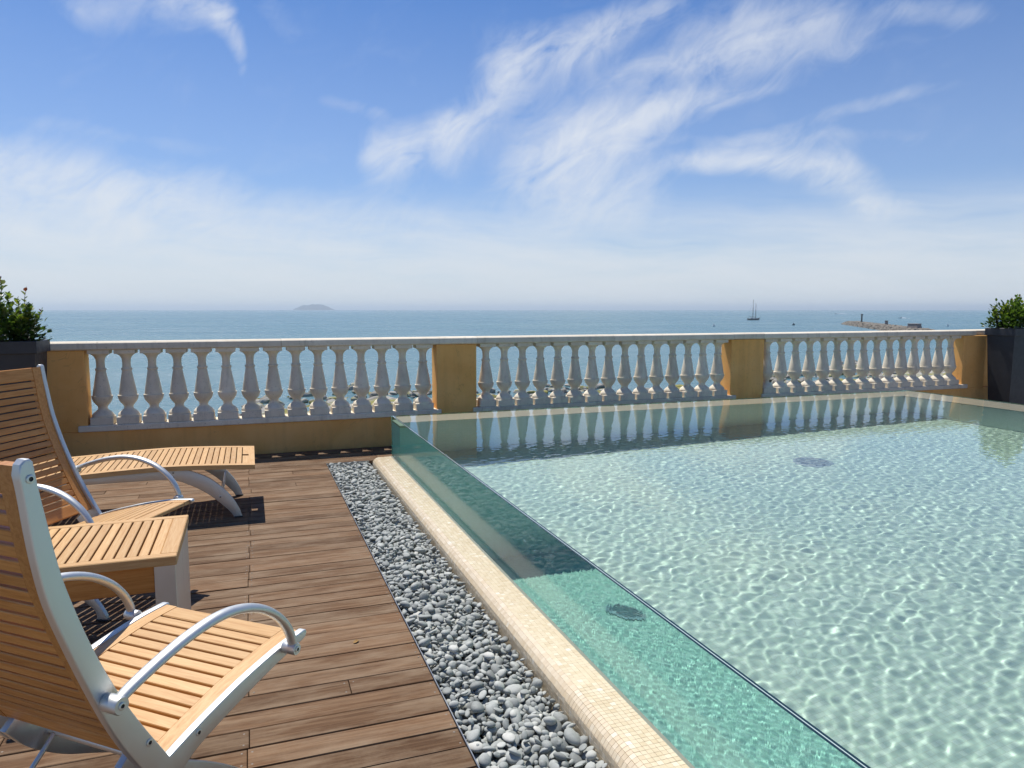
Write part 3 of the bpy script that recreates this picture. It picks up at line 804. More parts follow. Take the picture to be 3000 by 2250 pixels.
def make_chair():
    root = empty('lounge_armchair')
    outline = spline(backF[::-1], 3) + [(-0.803, 1.1185), (-0.813, 1.119), (-0.822, 1.110)] + spline(backR, 3) + [(-0.535, 0.277), (-0.515, 0.270), (-0.497, 0.276)] \
        + spline(seatB[::-1], 3) + [(-0.0015, 0.437), (-0.005, 0.444)] + spline(seatT[::-1], 3)[:-1]
    for sd_ in (-1, 1):
        y0_, y1_ = (HW - 0.024, HW) if sd_ > 0 else (-HW, -HW + 0.024)
        fr = plate('side_frame', outline, y0_, y1_, M['metal'], 0.0035, root, 3)
        for (x, z) in ((-0.574, 0.417), (-0.431, 0.360), (-0.8055, 1.080)): bolt(fr, x, sd_ * HW, z, sd_)
    # backrest: stiles and rails in one frame, slats as pieces of it
    bf = spline(backF, 6); br = spline(backR[:-1], 6)
    cl_ = [((a[0] + b[0]) / 2 + 0.003, (a[1] + b[1]) / 2 + 0.002) for a, b in zip(bf, br)]
    L = [0.0]
    for a, b in zip(cl_, cl_[1:]): L.append(L[-1] + math.dist(a, b))
    def on(c, LL, s):
        for i in range(len(c) - 1):
            if s <= LL[i + 1] or i == len(c) - 2:
                k = (s - LL[i]) / (LL[i + 1] - LL[i]); a, b = c[i], c[i + 1]
                return a[0] + (b[0] - a[0]) * k, a[1] + (b[1] - a[1]) * k, math.atan2(b[1] - a[1], b[0] - a[0])
    def strip(mb, c, LL, s0, s1, ya, yb, th, n=10):
        vs = []; fs = []
        for i in range(n + 1):
            x, z, a = on(c, LL, s0 + (s1 - s0) * i / n)
            nx, nz = -math.sin(a), math.cos(a)
            for y, q in ((ya, -th / 2), (yb, -th / 2), (yb, th / 2), (ya, th / 2)): vs.append((x + nx * q, y, z + nz * q))
        for i in range(n):
            for k in range(4): fs.append((i * 4 + k, i * 4 + (k + 1) % 4, i * 4 + 4 + (k + 1) % 4, i * 4 + 4 + k))
        fs += [(0, 1, 2, 3), (n * 4, n * 4 + 1, n * 4 + 2, n * 4 + 3)]
        mb.add(vs, fs)
    IW = HW - 0.0245
    def panel(name, c, LL, s_in0, s_in1, s_end0, s_end1, ngap, gap, th, stile, tm):
        fm = MB()
        for sg in (-1, 1):
            ya, yb = (IW - stile, IW) if sg > 0 else (-IW, -IW + stile)
            strip(fm, c, LL, s_end0, s_end1, ya, yb, th, 14)
        me_ = mesh(name, fm.v, fm.f, tm, 30, True)
        p = obj(name, me_, root)
        step = (s_in1 - s_in0) / (ngap - 1)
        wid = step - gap; ln = 2 * (IW - stile)
        sm_ = MB().box((-ln / 2 + 0.0004, -wid / 2, -th / 2 + 0.001), (ln / 2 - 0.0004, wid / 2, th / 2 - 0.001), 0.0018)
        slat_me = mesh('slat', sm_.v, sm_.f, tm)
        def slat(s, me__, nm='slat'):
            x, z, a = on(c, LL, s)
            rot = Matrix(((0, math.cos(a), -math.sin(a), x), (1, 0, 0, 0), (0, math.sin(a), math.cos(a), z), (0, 0, 0, 1)))
            obj(nm, me__, p, matrix=rot)
        for k in range(ngap - 1): slat(s_in0 + step * (k + 0.5), slat_me)
        for sa, sb in ((s_end0, s_in0 - gap / 2), (s_in1 + gap / 2, s_end1)):
            wl = abs(sb - sa)
            rm = MB().box((-ln / 2 + 0.0004, -wl / 2, -th / 2 + 0.0005), (ln / 2 - 0.0004, wl / 2, th / 2 - 0.0005), 0.003)
            slat((sa + sb) / 2, mesh('rail', rm.v, rm.f, tm), 'rail')
        return p
    tot = L[-1]
    panel('backrest', cl_, L, 0.062, tot - 0.07, -0.004, tot - 0.01, 20, 0.007, 0.019, 0.052, M['teak_shaded'])
    sc_ = [(x, z - 0.0125) for x, z in spline(seatT, 6)][::-1]
    LS = [0.0]
    for a, b in zip(sc_, sc_[1:]): LS.append(LS[-1] + math.dist(a, b))
    panel('seat', sc_, LS, 0.068, 0.490, 0.004, LS[-1] - 0.006, 12, 0.0070, 0.019, 0.043, M['teak'])
    # armrests
    arm = [(-0.676, 0.572), (-0.640, 0.588), (-0.568, 0.611), (-0.485, 0.631), (-0.396, 0.641), (-0.318, 0.634), (-0.238, 0.606), (-0.172, 0.560), (-0.130, 0.510), (-0.109, 0.464), (-0.106, 0.440)]
    ap = spline(arm, 4)
    for sd_ in (-1, 1):
        y = sd_ * (HW + 0.030)
        mb = MB(); n = len(ap)
        rads = [0.0150 + 0.0025 * math.sin(math.pi * min(1, i / n)) for i in range(n)]
        mb.tube([(x, y, z) for x, z in ap], rads, 14, True, 0.72)
        a_ = mb.build('armrest', M['metal'], root, smooth=50)
        for (x, z, r) in ((-0.676, 0.568, 0.0195), (-0.106, 0.436, 0.0175)):
            k = MB(); ya, yb = sorted((sd_ * HW, sd_ * (HW + 0.046)))
            prof = [(r * 0.9, ya), (r, ya + 0.003), (r, yb - 0.004), (r * 0.86, yb)]
            k.lathe([(q, zz_) for q, zz_ in prof], 20)
            kb = k.build('knob', M['metal'], a_, smooth=40, matrix=Matrix.Translation((x, 0, z)) @ Matrix(((1, 0, 0, 0), (0, 0, 1, 0), (0, -1, 0, 0), (0, 0, 0, 1))))
            bolt(a_, x, sd_ * (HW + 0.046), z, sd_)
    # legs: curved flat bars inside the side frames, plus a rear pair and a stretcher
    lowc = spline([(-0.592, 0.345), (-0.535, 0.272), (-0.446, 0.200), (-0.354, 0.148), (-0.262, 0.094), (-0.205, 0.045), (-0.196, 0.0)], 5)
    upc = spline([(-0.150, 0.0), (-0.158, 0.035), (-0.215, 0.112), (-0.320, 0.196), (-0.420, 0.262), (-0.500, 0.322), (-0.560, 0.372)], 5)
    for sd_ in (-1, 1):
        yc = sd_ * (HW - 0.085)
        fl = plate('leg', lowc + upc, yc - 0.011, yc + 0.011, M['metal'], 0.003, root)
        cp = MB().box((-0.204, yc - 0.014, 0.0), (-0.142, yc + 0.014, 0.012), 0.003).build('foot_cap', M['dark_plastic'], fl)
        yr = sd_ * (HW - 0.115)
        rl = MB().tube([(-0.780, yr, 0.006), (-0.640, yr, 0.140), (-0.480, yr, 0.283)], 0.0065, 10).build('leg', M['metal'], root)
        MB().box((-0.795, yr - 0.011, 0.0), (-0.765, yr + 0.011, 0.010), 0.003).build('foot_cap', M['dark_plastic'], rl)
    MB().tube([(-0.470, -HW + 0.02, 0.285), (-0.470, HW - 0.02, 0.285)], 0.012, 12).build('stretcher', M['metal'], root)
    MB().tube([(-0.330, -HW + 0.07, 0.166), (-0.330, HW - 0.07, 0.166)], 0.010, 12).build('stretcher', M['metal'], root)
    return root
chair = make_chair()
ZF = 0.44
A_, B_ = at_z(484, 1764.6, ZF), at_z(900, 1845.8, ZF)
u_ = (B_ - A_).normalized(); c_ = (A_ + B_) / 2
chair2 = copy_tree(chair)
chair.location = (c_.x, c_.y, 0); chair.rotation_euler = (0, 0, math.atan2(u_.x, -u_.y))
T_ = at_z(571.6, 1463.1, ZF); l_ = Vector((math.cos(R(-117.5)), math.sin(R(-117.5)), 0)); c2 = T_ + l_ * HW
chair2.location = (c2.x, c2.y, 0); chair2.rotation_euler = (0, 0, math.atan2(-l_.x * -1 * 1.0, -l_.y) if False else math.atan2(l_.x, -l_.y))
tag(chair, 'teak slat armchair with aluminium frame seen from behind, nearest the camera', 'armchair', 'teak armchairs on the deck')
tag(chair2, 'teak slat armchair with aluminium frame facing the pool behind the small slatted table', 'armchair', 'teak armchairs on the deck')

# ---- small slatted table
TZ = 0.50
tR, tF, tN = -0.283, 3.428, 2.858; tL = tR - 0.58
table = tag(empty('side_table', ((tL + tR) / 2, (tF + tN) / 2, 0)), 'low square slatted teak table with metal legs between the two armchairs', 'table')
TO = Vector(((tL + tR) / 2, (tF + tN) / 2, 0)); hx, hy = (tR - tL) / 2, (tF - tN) / 2
def tbox(name, lo, hi, mat, c, parent=table): return MB().box(lo, hi, c).build(name, mat, parent, fix=False, smooth=None)
SW, RW = 0.058, 0.040
tbox('frame_rail', (-hx, -hy, TZ - 0.036), (hx, -hy + RW, TZ), M['teak'], 0.003)
tbox('frame_rail', (-hx, hy - RW, TZ - 0.036), (hx, hy, TZ), M['teak'], 0.003)
def along_y(name, x0, x1, y0_, y1_, z0, z1, mat, c, parent):
    """box whose long axis is local X (grain), turned to run along Y"""
    mb = MB().box((y0_, -(x1 - x0) / 2, z0), (y1_, (x1 - x0) / 2, z1), c)
    return mb.build(name, mat, parent, fix=False, smooth=None, matrix=Matrix.Translation(((x0 + x1) / 2, 0, 0)) @ Matrix.Rotation(math.pi / 2, 4, 'Z'))
for sx in (-1, 1):
    a, b = (hx - SW, hx) if sx > 0 else (-hx, -hx + SW)
    along_y('frame_rail', a, b, -hy + RW + 0.0003, hy - RW - 0.0003, TZ - 0.036, TZ, M['teak'], 0.003, table)
ns = 12; st = (2 * hx - 2 * SW) / ns
for k in range(ns):
    a = -hx + SW + k * st
    along_y('slat', a + 0.0035, a + st - 0.0035 + (0.003 if k == ns - 1 else 0), -hy + RW + 0.0003, hy - RW - 0.0003, TZ - 0.031, TZ - 0.001, M['teak'], 0.002, table)
for sy in (-1, 1):
    y = sy * (hy - 0.024)
    tbox('apron', (-hx + 0.077, y - 0.010, TZ - 0.135), (hx - 0.077, y + 0.010, TZ - 0.0365), M['teak_shaded'], 0.002)
for sx in (-1, 1):
    along_y('apron', sx * (hx - 0.030) - 0.010, sx * (hx - 0.030) + 0.010, -hy + 0.1, hy - 0.1, TZ - 0.12, TZ - 0.0365, M['teak_shaded'], 0.002, table)
    for sy in (-1, 1):
        lg = MB()
        x0_, x1_ = sorted((sx * (hx - 0.006), sx * (hx - 0.078))); y0_, y1_ = sorted((sy * (hy - 0.010), sy * (hy - 0.016)))
        lg.box((x0_, y0_, 0.006), (x1_, y1_, TZ - 0.0365), 0.0015)
        x2, x3 = sorted((sx * (hx - 0.006), sx * (hx - 0.012))); y2, y3 = sorted((sy * (hy - 0.0165), sy * 0.0005))
        lg.box((x2, y2, 0.006), (x3, y3, TZ - 0.0365), 0.0015)
        lgo = lg.build('leg', M['metal'], table, fix=False, smooth=None)
        MB().box((min(x0_, x1_) - 0.001, y0_ - 0.001, 0.0), (max(x0_, x1_) + 0.001, y1_ + 0.001, 0.0058)).build('foot_cap', M['dark_plastic'], lgo)

# ---- long lounger by the wall
LY0, LY1 = 5.10, 5.82
lounger = tag(empty('sun_lounger', (-0.95, (LY0 + LY1) / 2, 0)), 'long low teak lounger with slatted curved top and arched metal legs by the wall', 'lounger')
ltop = spline([(-1.95, 0.335), (-1.60, 0.345), (-1.20, 0.362), (-1.00, 0.372), (-0.84, 0.380), (-0.57, 0.387), (-0.30, 0.379), (0.0, 0.362)], 6)
LX = -0.95; hwL = (LY1 - LY0) / 2
def lz(x):
    for a, b in zip(ltop, ltop[1:]):
        if x <= b[0] + 1e-9:
            k = (x - a[0]) / (b[0] - a[0]); return a[1] + (b[1] - a[1]) * k, math.atan2(b[1] - a[1], b[0] - a[0])
    return ltop[-1][1], 0
def curved_rail(name, ya, yb, th, mat):
    vs = []; fs = []; n = len(ltop)
    for x, z in ltop:
        for y, q in ((ya, 0), (yb, 0), (yb, -th), (ya, -th)): vs.append((x - LX, y, z + q))
    for i in range(n - 1):
        for k in range(4): fs.append((i * 4 + k, i * 4 + (k + 1) % 4, i * 4 + 4 + (k + 1) % 4, i * 4 + 4 + k))
    fs += [(0, 1, 2, 3), ((n - 1) * 4, (n - 1) * 4 + 1, (n - 1) * 4 + 2, (n - 1) * 4 + 3)]
    return obj(name, mesh(name, vs, fs, M['teak'], 30, True), lounger)
curved_rail('side_rail', -hwL, -hwL + 0.055, 0.030, M['teak']); curved_rail('side_rail', hwL - 0.055, hwL, 0.030, M['teak'])
il = 2 * (hwL - 0.0553)
pit = 0.0384; x = -0.0825
sl_ = MB().box((-il / 2, -(pit - 0.006) / 2, -0.031), (il / 2, (pit - 0.006) / 2, -0.001), 0.0015)
lsl = mesh('slat', sl_.v, sl_.f, M['teak'])
k = 0
while x - pit > -1.88:
    xm = x - pit / 2; z, a = lz(xm)
    mt = Matrix(((0, math.cos(a), -math.sin(a), xm - LX), (1, 0, 0, 0), (0, math.sin(a), math.cos(a), z), (0, 0, 0, 1)))
    obj('slat', lsl, lounger, matrix=mt); x -= pit; k += 1
# end rail with its hand hole (three blocks round the hole, one mesh)
er = MB(); z0_, _ = lz(-0.04)
for lo, hi in (((-il / 2, 0.040, -0.030), (il / 2, 0.0795, 0.0)), ((-il / 2, 0.0, -0.030), (-0.028, 0.0399, 0.0)), ((0.028, 0.0, -0.030), (il / 2, 0.0399, 0.0))): er.box(lo, hi, 0.0005)
za, aa = lz(-0.0795); 
ang = math.atan2(lz(-0.001)[0] - za, 0.0785)
obj('end_rail', mesh('end_rail', er.v, er.f, M['teak']), lounger, matrix=Matrix(((0, math.cos(ang), -math.sin(ang), -0.0795 - LX), (1, 0, 0, 0), (0, math.sin(ang), math.cos(ang), za), (0, 0, 0, 1))))
zb, _ = lz(-1.92)
MB().box((-1.9495 - LX, -il / 2, zb - 0.03), (-1.885 - LX, il / 2, zb), 0.002).build('end_rail', M['teak'], lounger, fix=False, smooth=None)
legU = [(-0.413, 0.345), (-0.302, 0.291), (-0.219, 0.221), (-0.152, 0.139), (-0.110, 0.060), (-0.092, 0.0)]
legL = [(-0.142, 0.0), (-0.165, 0.040), (-0.223, 0.104), (-0.306, 0.180), (-0.417, 0.249), (-0.532, 0.288), (-0.780, 0.294)]
half = [(x_, z_) for x_, z_ in spline(legL, 4)]
mir = [(-1.93 - x_, z_) for x_, z_ in half][::-1]
upm = [(-1.93 - x_, z_) for x_, z_ in spline(legU, 4)]
out_l = half + mir + upm[::-1] + [(-1.50, 0.312), (-1.2, 0.330), (-1.0, 0.340), (-0.84, 0.348), (-0.57, 0.356)] + spline(legU, 4)
out_l = [(x_ - LX, z_) for x_, z_ in out_l]
for y in (-hwL + 0.058, hwL - 0.058):
    lf = plate('leg_frame', out_l, y - 0.011, y + 0.011, M['metal'], 0.003, lounger)
    sgn = -1 if y < 0 else 1
    for bx, bz in ((-0.505, 0.335), (-0.505, 0.305), (-0.225, 0.150)):
        bolt(lf, bx - LX, y + sgn * 0.011, bz, sgn)
    for fx in (-0.117, -1.93 + 0.117):
        MB().box((fx - 0.027 - LX, y - 0.013, 0.0), (fx + 0.027 - LX, y + 0.013, 0.008), 0.002).build('foot_cap', M['dark_plastic'], lf)
for xx in (-0.212, -1.72):
    MB().tube([(xx - LX, -hwL + 0.06, 0.187), (xx - LX, hwL - 0.06, 0.187)], 0.011, 12).build('crossbar', M['metal'], lounger)

# ================================================================== PLANTERS AND SHRUBS
def planter(x0, y0_, label):
    """square tapering tub, rim 0.43 m, 1.14 m tall; (x0, y0_) is the rim's low-x low-y corner"""
    s = 0.43; p = tag(empty('planter', (x0 + s / 2, y0_ + s / 2, 0)), label, 'planter', 'tall black planters at the ends of the balustrade')
    h_ = s / 2; b_ = 0.145; H = 1.145; vs = []; fs = []
    ringz = [(b_, 0.0), (b_ + 0.002, 0.03), (h_ - 0.022, H - 0.105), (h_ - 0.020, H - 0.1)]
    for r_, z in ringz:
        for sx, sy in ((-1, -1), (1, -1), (1, 1), (-1, 1)): vs.append((sx * r_, sy * r_, z))
    for i in range(len(ringz) - 1):
        for k in range(4): fs.append((i * 4 + k, i * 4 + (k + 1) % 4, i * 4 + 4 + (k + 1) % 4, i * 4 + 4 + k))
    fs += [(0, 1, 2, 3), tuple(range(len(vs) - 4, len(vs)))]
    obj('tub', mesh('tub', vs, fs, M['planter'], None, True), p)
    rim = MB()
    for lo, hi in (((-h_, -h_, H - 0.1), (h_, -h_ + 0.03, H)), ((-h_, h_ - 0.03, H - 0.1), (h_, h_, H)), ((-h_, -h_ + 0.03, H - 0.1), (-h_ + 0.03, h_ - 0.03, H)), ((h_ - 0.03, -h_ + 0.03, H - 0.1), (h_, h_ - 0.03, H))): rim.box(lo, hi, 0.003)
    rim.build('rim', M['planter'], p, fix=False, smooth=None)
    MB().box((-h_ + 0.031, -h_ + 0.031, H - 0.098), (h_ - 0.031, h_ - 0.031, H - 0.03)).build('soil', M['soil'], p, fix=False, smooth=None)
    return p
pl_l = planter(-2.045, 6.775, 'tall black tapering planter in the left corner behind the armchairs')
pl_r = planter(9.575, 6.85, 'tall black tapering planter at the far right end of the balustrade')
def leaf_material():
    m, t, b, o = material('glossy_leaf')
    att = t.new('ShaderNodeAttribute', attribute_name='tone').outputs['Fac']
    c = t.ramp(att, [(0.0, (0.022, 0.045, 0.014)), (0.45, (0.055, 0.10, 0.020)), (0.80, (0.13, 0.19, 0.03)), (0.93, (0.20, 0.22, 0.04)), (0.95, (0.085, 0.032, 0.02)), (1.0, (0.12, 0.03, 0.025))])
    t.l.new(c, b.inputs['Base Color']); b.inputs['Roughness'].default_value = 0.32
    tr = t.new('ShaderNodeBsdfTranslucent'); t.l.new(t.mix(1.0, c, (1.6, 1.7, 0.8, 1), 'MULTIPLY'), tr.inputs['Color'])
    mx = t.new('ShaderNodeMixShader'); mx.inputs[0].default_value = 0.38
    t.l.new(b.outputs[0], mx.inputs[1]); t.l.new(tr.outputs[0], mx.inputs[2]); t.l.new(mx.outputs[0], o.inputs['Surface'])
    return m
M['leaf'] = leaf_material()
M['stem'] = simple('woody_stem', (0.11, 0.075, 0.045), 0.8)
LEAF = [Vector(p) for p in ((0, 0, 0), (0.26, 0.32, 0.07), (0.26, 0.70, 0.06), (0, 1.0, -0.03), (-0.26, 0.70, 0.06), (-0.26, 0.32, 0.07), (0, 0.5, 0.0))]
LEAFF = [(0, 1, 6), (1, 2, 6), (2, 3, 6), (3, 4, 6), (4, 5, 6), (5, 0, 6)]
def shrub(loc, label, stems, seed, leafsize=0.05, inner=700, spread=0.21, mound=0.24):
    rs = random.Random(seed)
    p = tag(empty('shrub', loc), label, 'shrub', 'leafy shrubs in the black planters')
    lv = []; lf_ = []; lt = []; sm_ = MB()
    def leaf(pos, d, size, tone):
        d = d.normalized(); sidev = d.cross(Vector((0, 0, 1)))
        if sidev.length < 1e-3: sidev = Vector((1, 0, 0))
        sidev.normalize(); n = sidev.cross(d)
        a = rs.uniform(-0.6, 0.6); s2 = sidev * math.cos(a) + n * math.sin(a); n2 = n * math.cos(a) - sidev * math.sin(a)
        k = len(lv)
        for q in LEAF: lv.append(pos + (s2 * q.x * 1.15 + d * q.y + n2 * q.z) * size); lt.append(tone)
        for f in LEAFF: lf_.append(tuple(i + k for i in f))
    for (bx, by, tx, ty, hh, dens) in stems:
        n = 9; pts = []
        for i in range(n):
            t = i / (n - 1)
            pts.append(Vector((bx + (tx - bx) * t ** 1.3 + rs.uniform(-1, 1) * 0.006, by + (ty - by) * t ** 1.3 + rs.uniform(-1, 1) * 0.006, hh * t)))
        sm_.tube(pts, [0.0042 * (1 - 0.7 * i / n) for i in range(n)], 5)
        m = int(hh * 100 * dens); ph = rs.uniform(0, 6)
        for i in range(m):
            t = 0.12 + 0.88 * (i + rs.random()) / m
            f = t * (n - 1); j = min(int(f), n - 2); pos = pts[j].lerp(pts[j + 1], f - j)
            ang = ph + i * 2.4; up = 0.35 + 0.9 * t ** 3 + rs.uniform(-0.3, 0.3)
            d = Vector((math.cos(ang), math.sin(ang), up))
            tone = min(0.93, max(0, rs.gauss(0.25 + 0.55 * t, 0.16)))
            if t > 0.93 and rs.random() < 0.2: tone = rs.uniform(0.95, 1.0)
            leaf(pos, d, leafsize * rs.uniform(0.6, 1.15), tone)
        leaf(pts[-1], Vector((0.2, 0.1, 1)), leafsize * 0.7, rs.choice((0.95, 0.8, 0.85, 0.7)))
    for i in range(inner):
        a = rs.uniform(0, 6.28); e = math.asin(rs.uniform(0.0, 1.0)); q = 0.62 + 0.38 * rs.random() ** 0.5
        lump = 1 + 0.22 * math.sin(3 * a + seed) + 0.15 * math.sin(7 * a + 2 * e * 3)
        out = Vector((math.cos(a) * math.cos(e), math.sin(a) * math.cos(e), math.sin(e) * 1.0))
        pos = Vector((out.x * spread, out.y * spread, out.z * mound)) * (q * lump) + Vector((0, 0, 0.02))
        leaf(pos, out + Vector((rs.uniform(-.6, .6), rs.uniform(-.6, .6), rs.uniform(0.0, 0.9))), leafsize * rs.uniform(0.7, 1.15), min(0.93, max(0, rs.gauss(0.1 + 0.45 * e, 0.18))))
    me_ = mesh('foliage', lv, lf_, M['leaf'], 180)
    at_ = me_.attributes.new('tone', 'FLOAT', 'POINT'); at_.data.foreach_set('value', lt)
    fo = obj('foliage', me_, p); fo['kind'] = 'stuff'
    sm_.build('stems', M['stem'], p)
    return p
st = []
rs = random.Random(4)
for k in range(16): a = rs.uniform(0, 6.28); r = 0.15 * math.sqrt(rs.random()); st.append((r * math.cos(a), r * math.sin(a), r * 1.35 * math.cos(a), r * 1.35 * math.sin(a), rs.uniform(0.16, 0.34), 1.05))
st += [(-0.06, -0.05, -0.045, -0.04, 0.52, 1.0), (-0.02, -0.02, -0.01, 0.0, 0.40, 1.1), (0.06, 0.0, 0.12, -0.01, 0.44, 0.38), (0.12, 0.03, 0.21, 0.03, 0.27, 1.0), (0.13, -0.06, 0.20, -0.06, 0.22, 1.0), (-0.15, 0.0, -0.17, 0, 0.46, 1.0), (0.02, 0.05, 0.04, 0.06, 0.36, 1.0)]
shrub((-1.83, 6.99, 1.115), 'bushy glossy leaved shrub with tall shoots in the left planter', st, 21)
st = []
for k in range(26): a = rs.uniform(0, 6.28); r = 0.16 * math.sqrt(rs.random()); st.append((r * math.cos(a), r * math.sin(a), r * 1.4 * math.cos(a), r * 1.4 * math.sin(a), rs.uniform(0.18, 0.40) * (1.15 if math.cos(a) > 0 else 0.85), 1.1))
st += [(-0.17, 0.05, -0.21, 0.06, 0.26, 0.25), (-0.12, 0.02, -0.15, 0.02, 0.30, 0.5), (0.1, 0.0, 0.13, 0, 0.46, 1.1)]
shrub((9.79, 7.065, 1.115), 'dense rounded glossy shrub with reddish tips in the right planter', st, 33, 0.052, 1100, 0.25, 0.33)

# ================================================================== SEA THINGS
EYE = CAM_H - SEA_Z
def on_sea(px, dist, z=SEA_Z):
    d = ray(px, 906); d.z = 0; d.normalize()
    return Vector((d.x * dist, d.y * dist, z)), math.atan2(d.y, d.x)
def sea_dist(py): return FPX * EYE / (py - 906)
def rock_verts(rs, r, flat=0.7):
    v = ico_v.copy()
    for _ in range(5):
        d = rs.normal(size=3); d /= np.linalg.norm(d); k = v @ d
        v -= np.outer(np.clip(k - rs.uniform(0.35, 0.75), 0, None) * 0.95, d)
    return v * np.array([r * rs.uniform(0.8, 1.3), r * rs.uniform(0.8, 1.3), r * flat])
# breakwater of boulders
M['boulder'] = simple('breakwater_rock', (0.19, 0.165, 0.13), 0.9, var=0.5, nscale=0.35, bump=0.8, bscale=1.5, bdist=0.15)
M['dark_iron'] = simple('dark_iron', (0.03, 0.035, 0.035), 0.6)
M['concrete'] = simple('weathered_concrete', (0.24, 0.20, 0.18), 0.9, var=0.3, nscale=0.6)
pa, _ = on_sea(2482, 870); pb, _ = on_sea(2705, 520)
rsn = np.random.RandomState(3)
bw = tag(empty('breakwater', tuple((pa + pb) / 2)), 'long rubble breakwater lying in the sea at the right', 'breakwater'); bwo = (pa + pb) / 2
dirb = (pb - pa).normalized(); nb = Vector((-dirb.y, dirb.x, 0)); Lb = (pb - pa).length
core = []; cf = []
ncs = 40
for i in range(ncs + 1):
    t = i / ncs; c = pa.lerp(pb, t) - bwo; wd = 11 * min(1, 0.25 + t * 6) * (1 + 0.1 * math.sin(9 * t)); top = 2.6 * min(1, 0.2 + t * 7)
    for o_, z in ((-wd, -1.5), (-wd * 0.45, top), (wd * 0.45, top), (wd, -1.5)):
        q = c + nb * o_; core.append((q.x, q.y, z))
for i in range(ncs):
    for k in range(3): cf.append((i * 4 + k, i * 4 + k + 1, i * 4 + 5 + k, i * 4 + 4 + k))
obj('mound', mesh('mound', core, cf, M['boulder'], None, True), bw)
vv = []; ff = []; base = 0
for k in range(2600):
    t = rsn.uniform(0, 1.01); o_ = rsn.uniform(-1, 1); wd = 11 * min(1, 0.25 + t * 6)
    c = pa.lerp(pb, t) - bwo + nb * (o_ * wd); r = rsn.uniform(0.7, 1.7)
    z = (2.9 if abs(o_) < 0.45 else 2.9 - 3.6 * (abs(o_) - 0.45) / 0.55) * min(1, 0.15 + t * 7) - 0.3
    v = rock_verts(rsn, r) + np.array([c.x, c.y, z]); vv.append(v); ff.append(np.array(ico_f) + base); base += len(v)
o = obj('boulders', mesh('boulders', np.concatenate(vv).tolist(), np.concatenate(ff).tolist(), M['boulder'])); o.parent = bw; o['kind'] = 'stuff'
def along_bw(px):
    """point on the breakwater's crest seen at photo column px"""
    d = ray(px, 906); d.z = 0; d.normalize()
    den = d.x * dirb.y - d.y * dirb.x
    t = (pa.x * dirb.y - pa.y * dirb.x) / den
    return Vector((d.x * t, d.y * t, SEA_Z + 2.9)), t
q, dist = along_bw(2526)
be = tag(empty('beacon', tuple(q)), 'thin dark beacon mast standing on the breakwater', 'beacon'); sc = dist / FPX
MB().lathe([(1.5, -0.4), (1.4, 0.8), (0.9, 1.0)], 12).build('base', M['dark_iron'], be)
MB().lathe([(0.75, 0.9), (0.62, 19 * sc), (0.62, 19.2 * sc)], 12).build('mast', M['dark_iron'], be)
MB().lathe([(1.0, 19.2 * sc), (1.05, 20.0 * sc), (0.9, 21.2 * sc), (0.7, 22.4 * sc), (0.1, 23.0 * sc)], 12).build('lantern', M['dark_iron'], be)
q, dist = along_bw(2599); sc = dist / FPX
hu = tag(empty('hut', tuple(q), 0.4), 'small square tower hut halfway along the breakwater', 'hut')
MB().box((-3 * sc, -3 * sc, -0.5), (3 * sc, 3 * sc, 11.5 * sc), 0.08).build('wall', M['concrete'], hu)
MB().box((-3.4 * sc, -3.4 * sc, 11.5 * sc), (3.4 * sc, 3.4 * sc, 12.6 * sc), 0.1).build('roof', M['dark_iron'], hu)
MB().box((-1.2 * sc, -3.0 * sc - 0.05, 0.2), (1.2 * sc, -3.0 * sc - 0.004, 6 * sc)).build('door', M['dark_iron'], hu)
q, dist = along_bw(2682); sc = dist / FPX
sc *= 1.25
bk = tag(empty('bunker', tuple(q - Vector((0, 0, 2.0))), 0.3), 'dark blocky concrete bunker at the near end of the breakwater', 'bunker')
w = MB(); bw_ = 11.5 * sc
vs = [(-bw_ * 1.05, -bw_, 0), (bw_ * 1.05, -bw_, 0), (bw_ * 1.05, bw_, 0), (-bw_ * 1.05, bw_, 0), (-bw_ * .8, -bw_ * .8, 15 * sc), (bw_ * .72, -bw_ * .8, 15 * sc), (bw_ * .72, bw_ * .8, 15 * sc), (-bw_ * .8, bw_ * .8, 15 * sc)]
w.add(vs, [(0, 1, 2, 3), (4, 5, 6, 7), (0, 1, 5, 4), (1, 2, 6, 5), (2, 3, 7, 6), (3, 0, 4, 7)]); w.build('wall', M['concrete'], bk, smooth=None)
MB().box((-bw_ * .86, -bw_ * .86, 15 * sc), (bw_ * .78, bw_ * .86, 16.6 * sc), 0.1).build('roof', M['concrete'], bk)
# two-masted schooner
dist = sea_dist(936.0); q, hd = on_sea(2208, dist); sc = dist / FPX
sch = tag(empty('schooner', tuple(q), hd - math.pi / 2 + R(24)), 'two masted schooner at anchor with bare masts, out on the sea', 'boat')
M['hull'] = simple('dark_hull', (0.06, 0.075, 0.085), 0.5); M['spar'] = simple('varnished_spar', (0.11, 0.09, 0.075), 0.5); M['cabin'] = simple('pale_cabin', (0.45, 0.47, 0.48), 0.6)
HL = 16.5 * sc; vs = []; fs = []
st_ = 14
for i in range(st_ + 1):
    t = i / st_; xx = -HL + 2 * HL * t; bwid = 3.0 * math.sin(math.pi * min(1, (0.12 + 0.88 * t)) ** 0.8) ** 0.7 if t < 1 else 0.08
    bwid = max(0.08, bwid); sheer = 2.0 + 1.2 * (t - 0.45) ** 2 * 4 * (1 if t > 0.45 else 0.6)
    for y, z in ((-bwid, sheer), (-bwid * 0.85, 0.0), (-0.2, -0.9), (0.2, -0.9), (bwid * 0.85, 0.0), (bwid, sheer)): vs.append((xx + (0.9 if t == 1 and z > 1 else 0), y, z))
for i in range(st_):
    for k in range(6): fs.append((i * 6 + k, i * 6 + (k + 1) % 6, i * 6 + 6 + (k + 1) % 6, i * 6 + 6 + k))
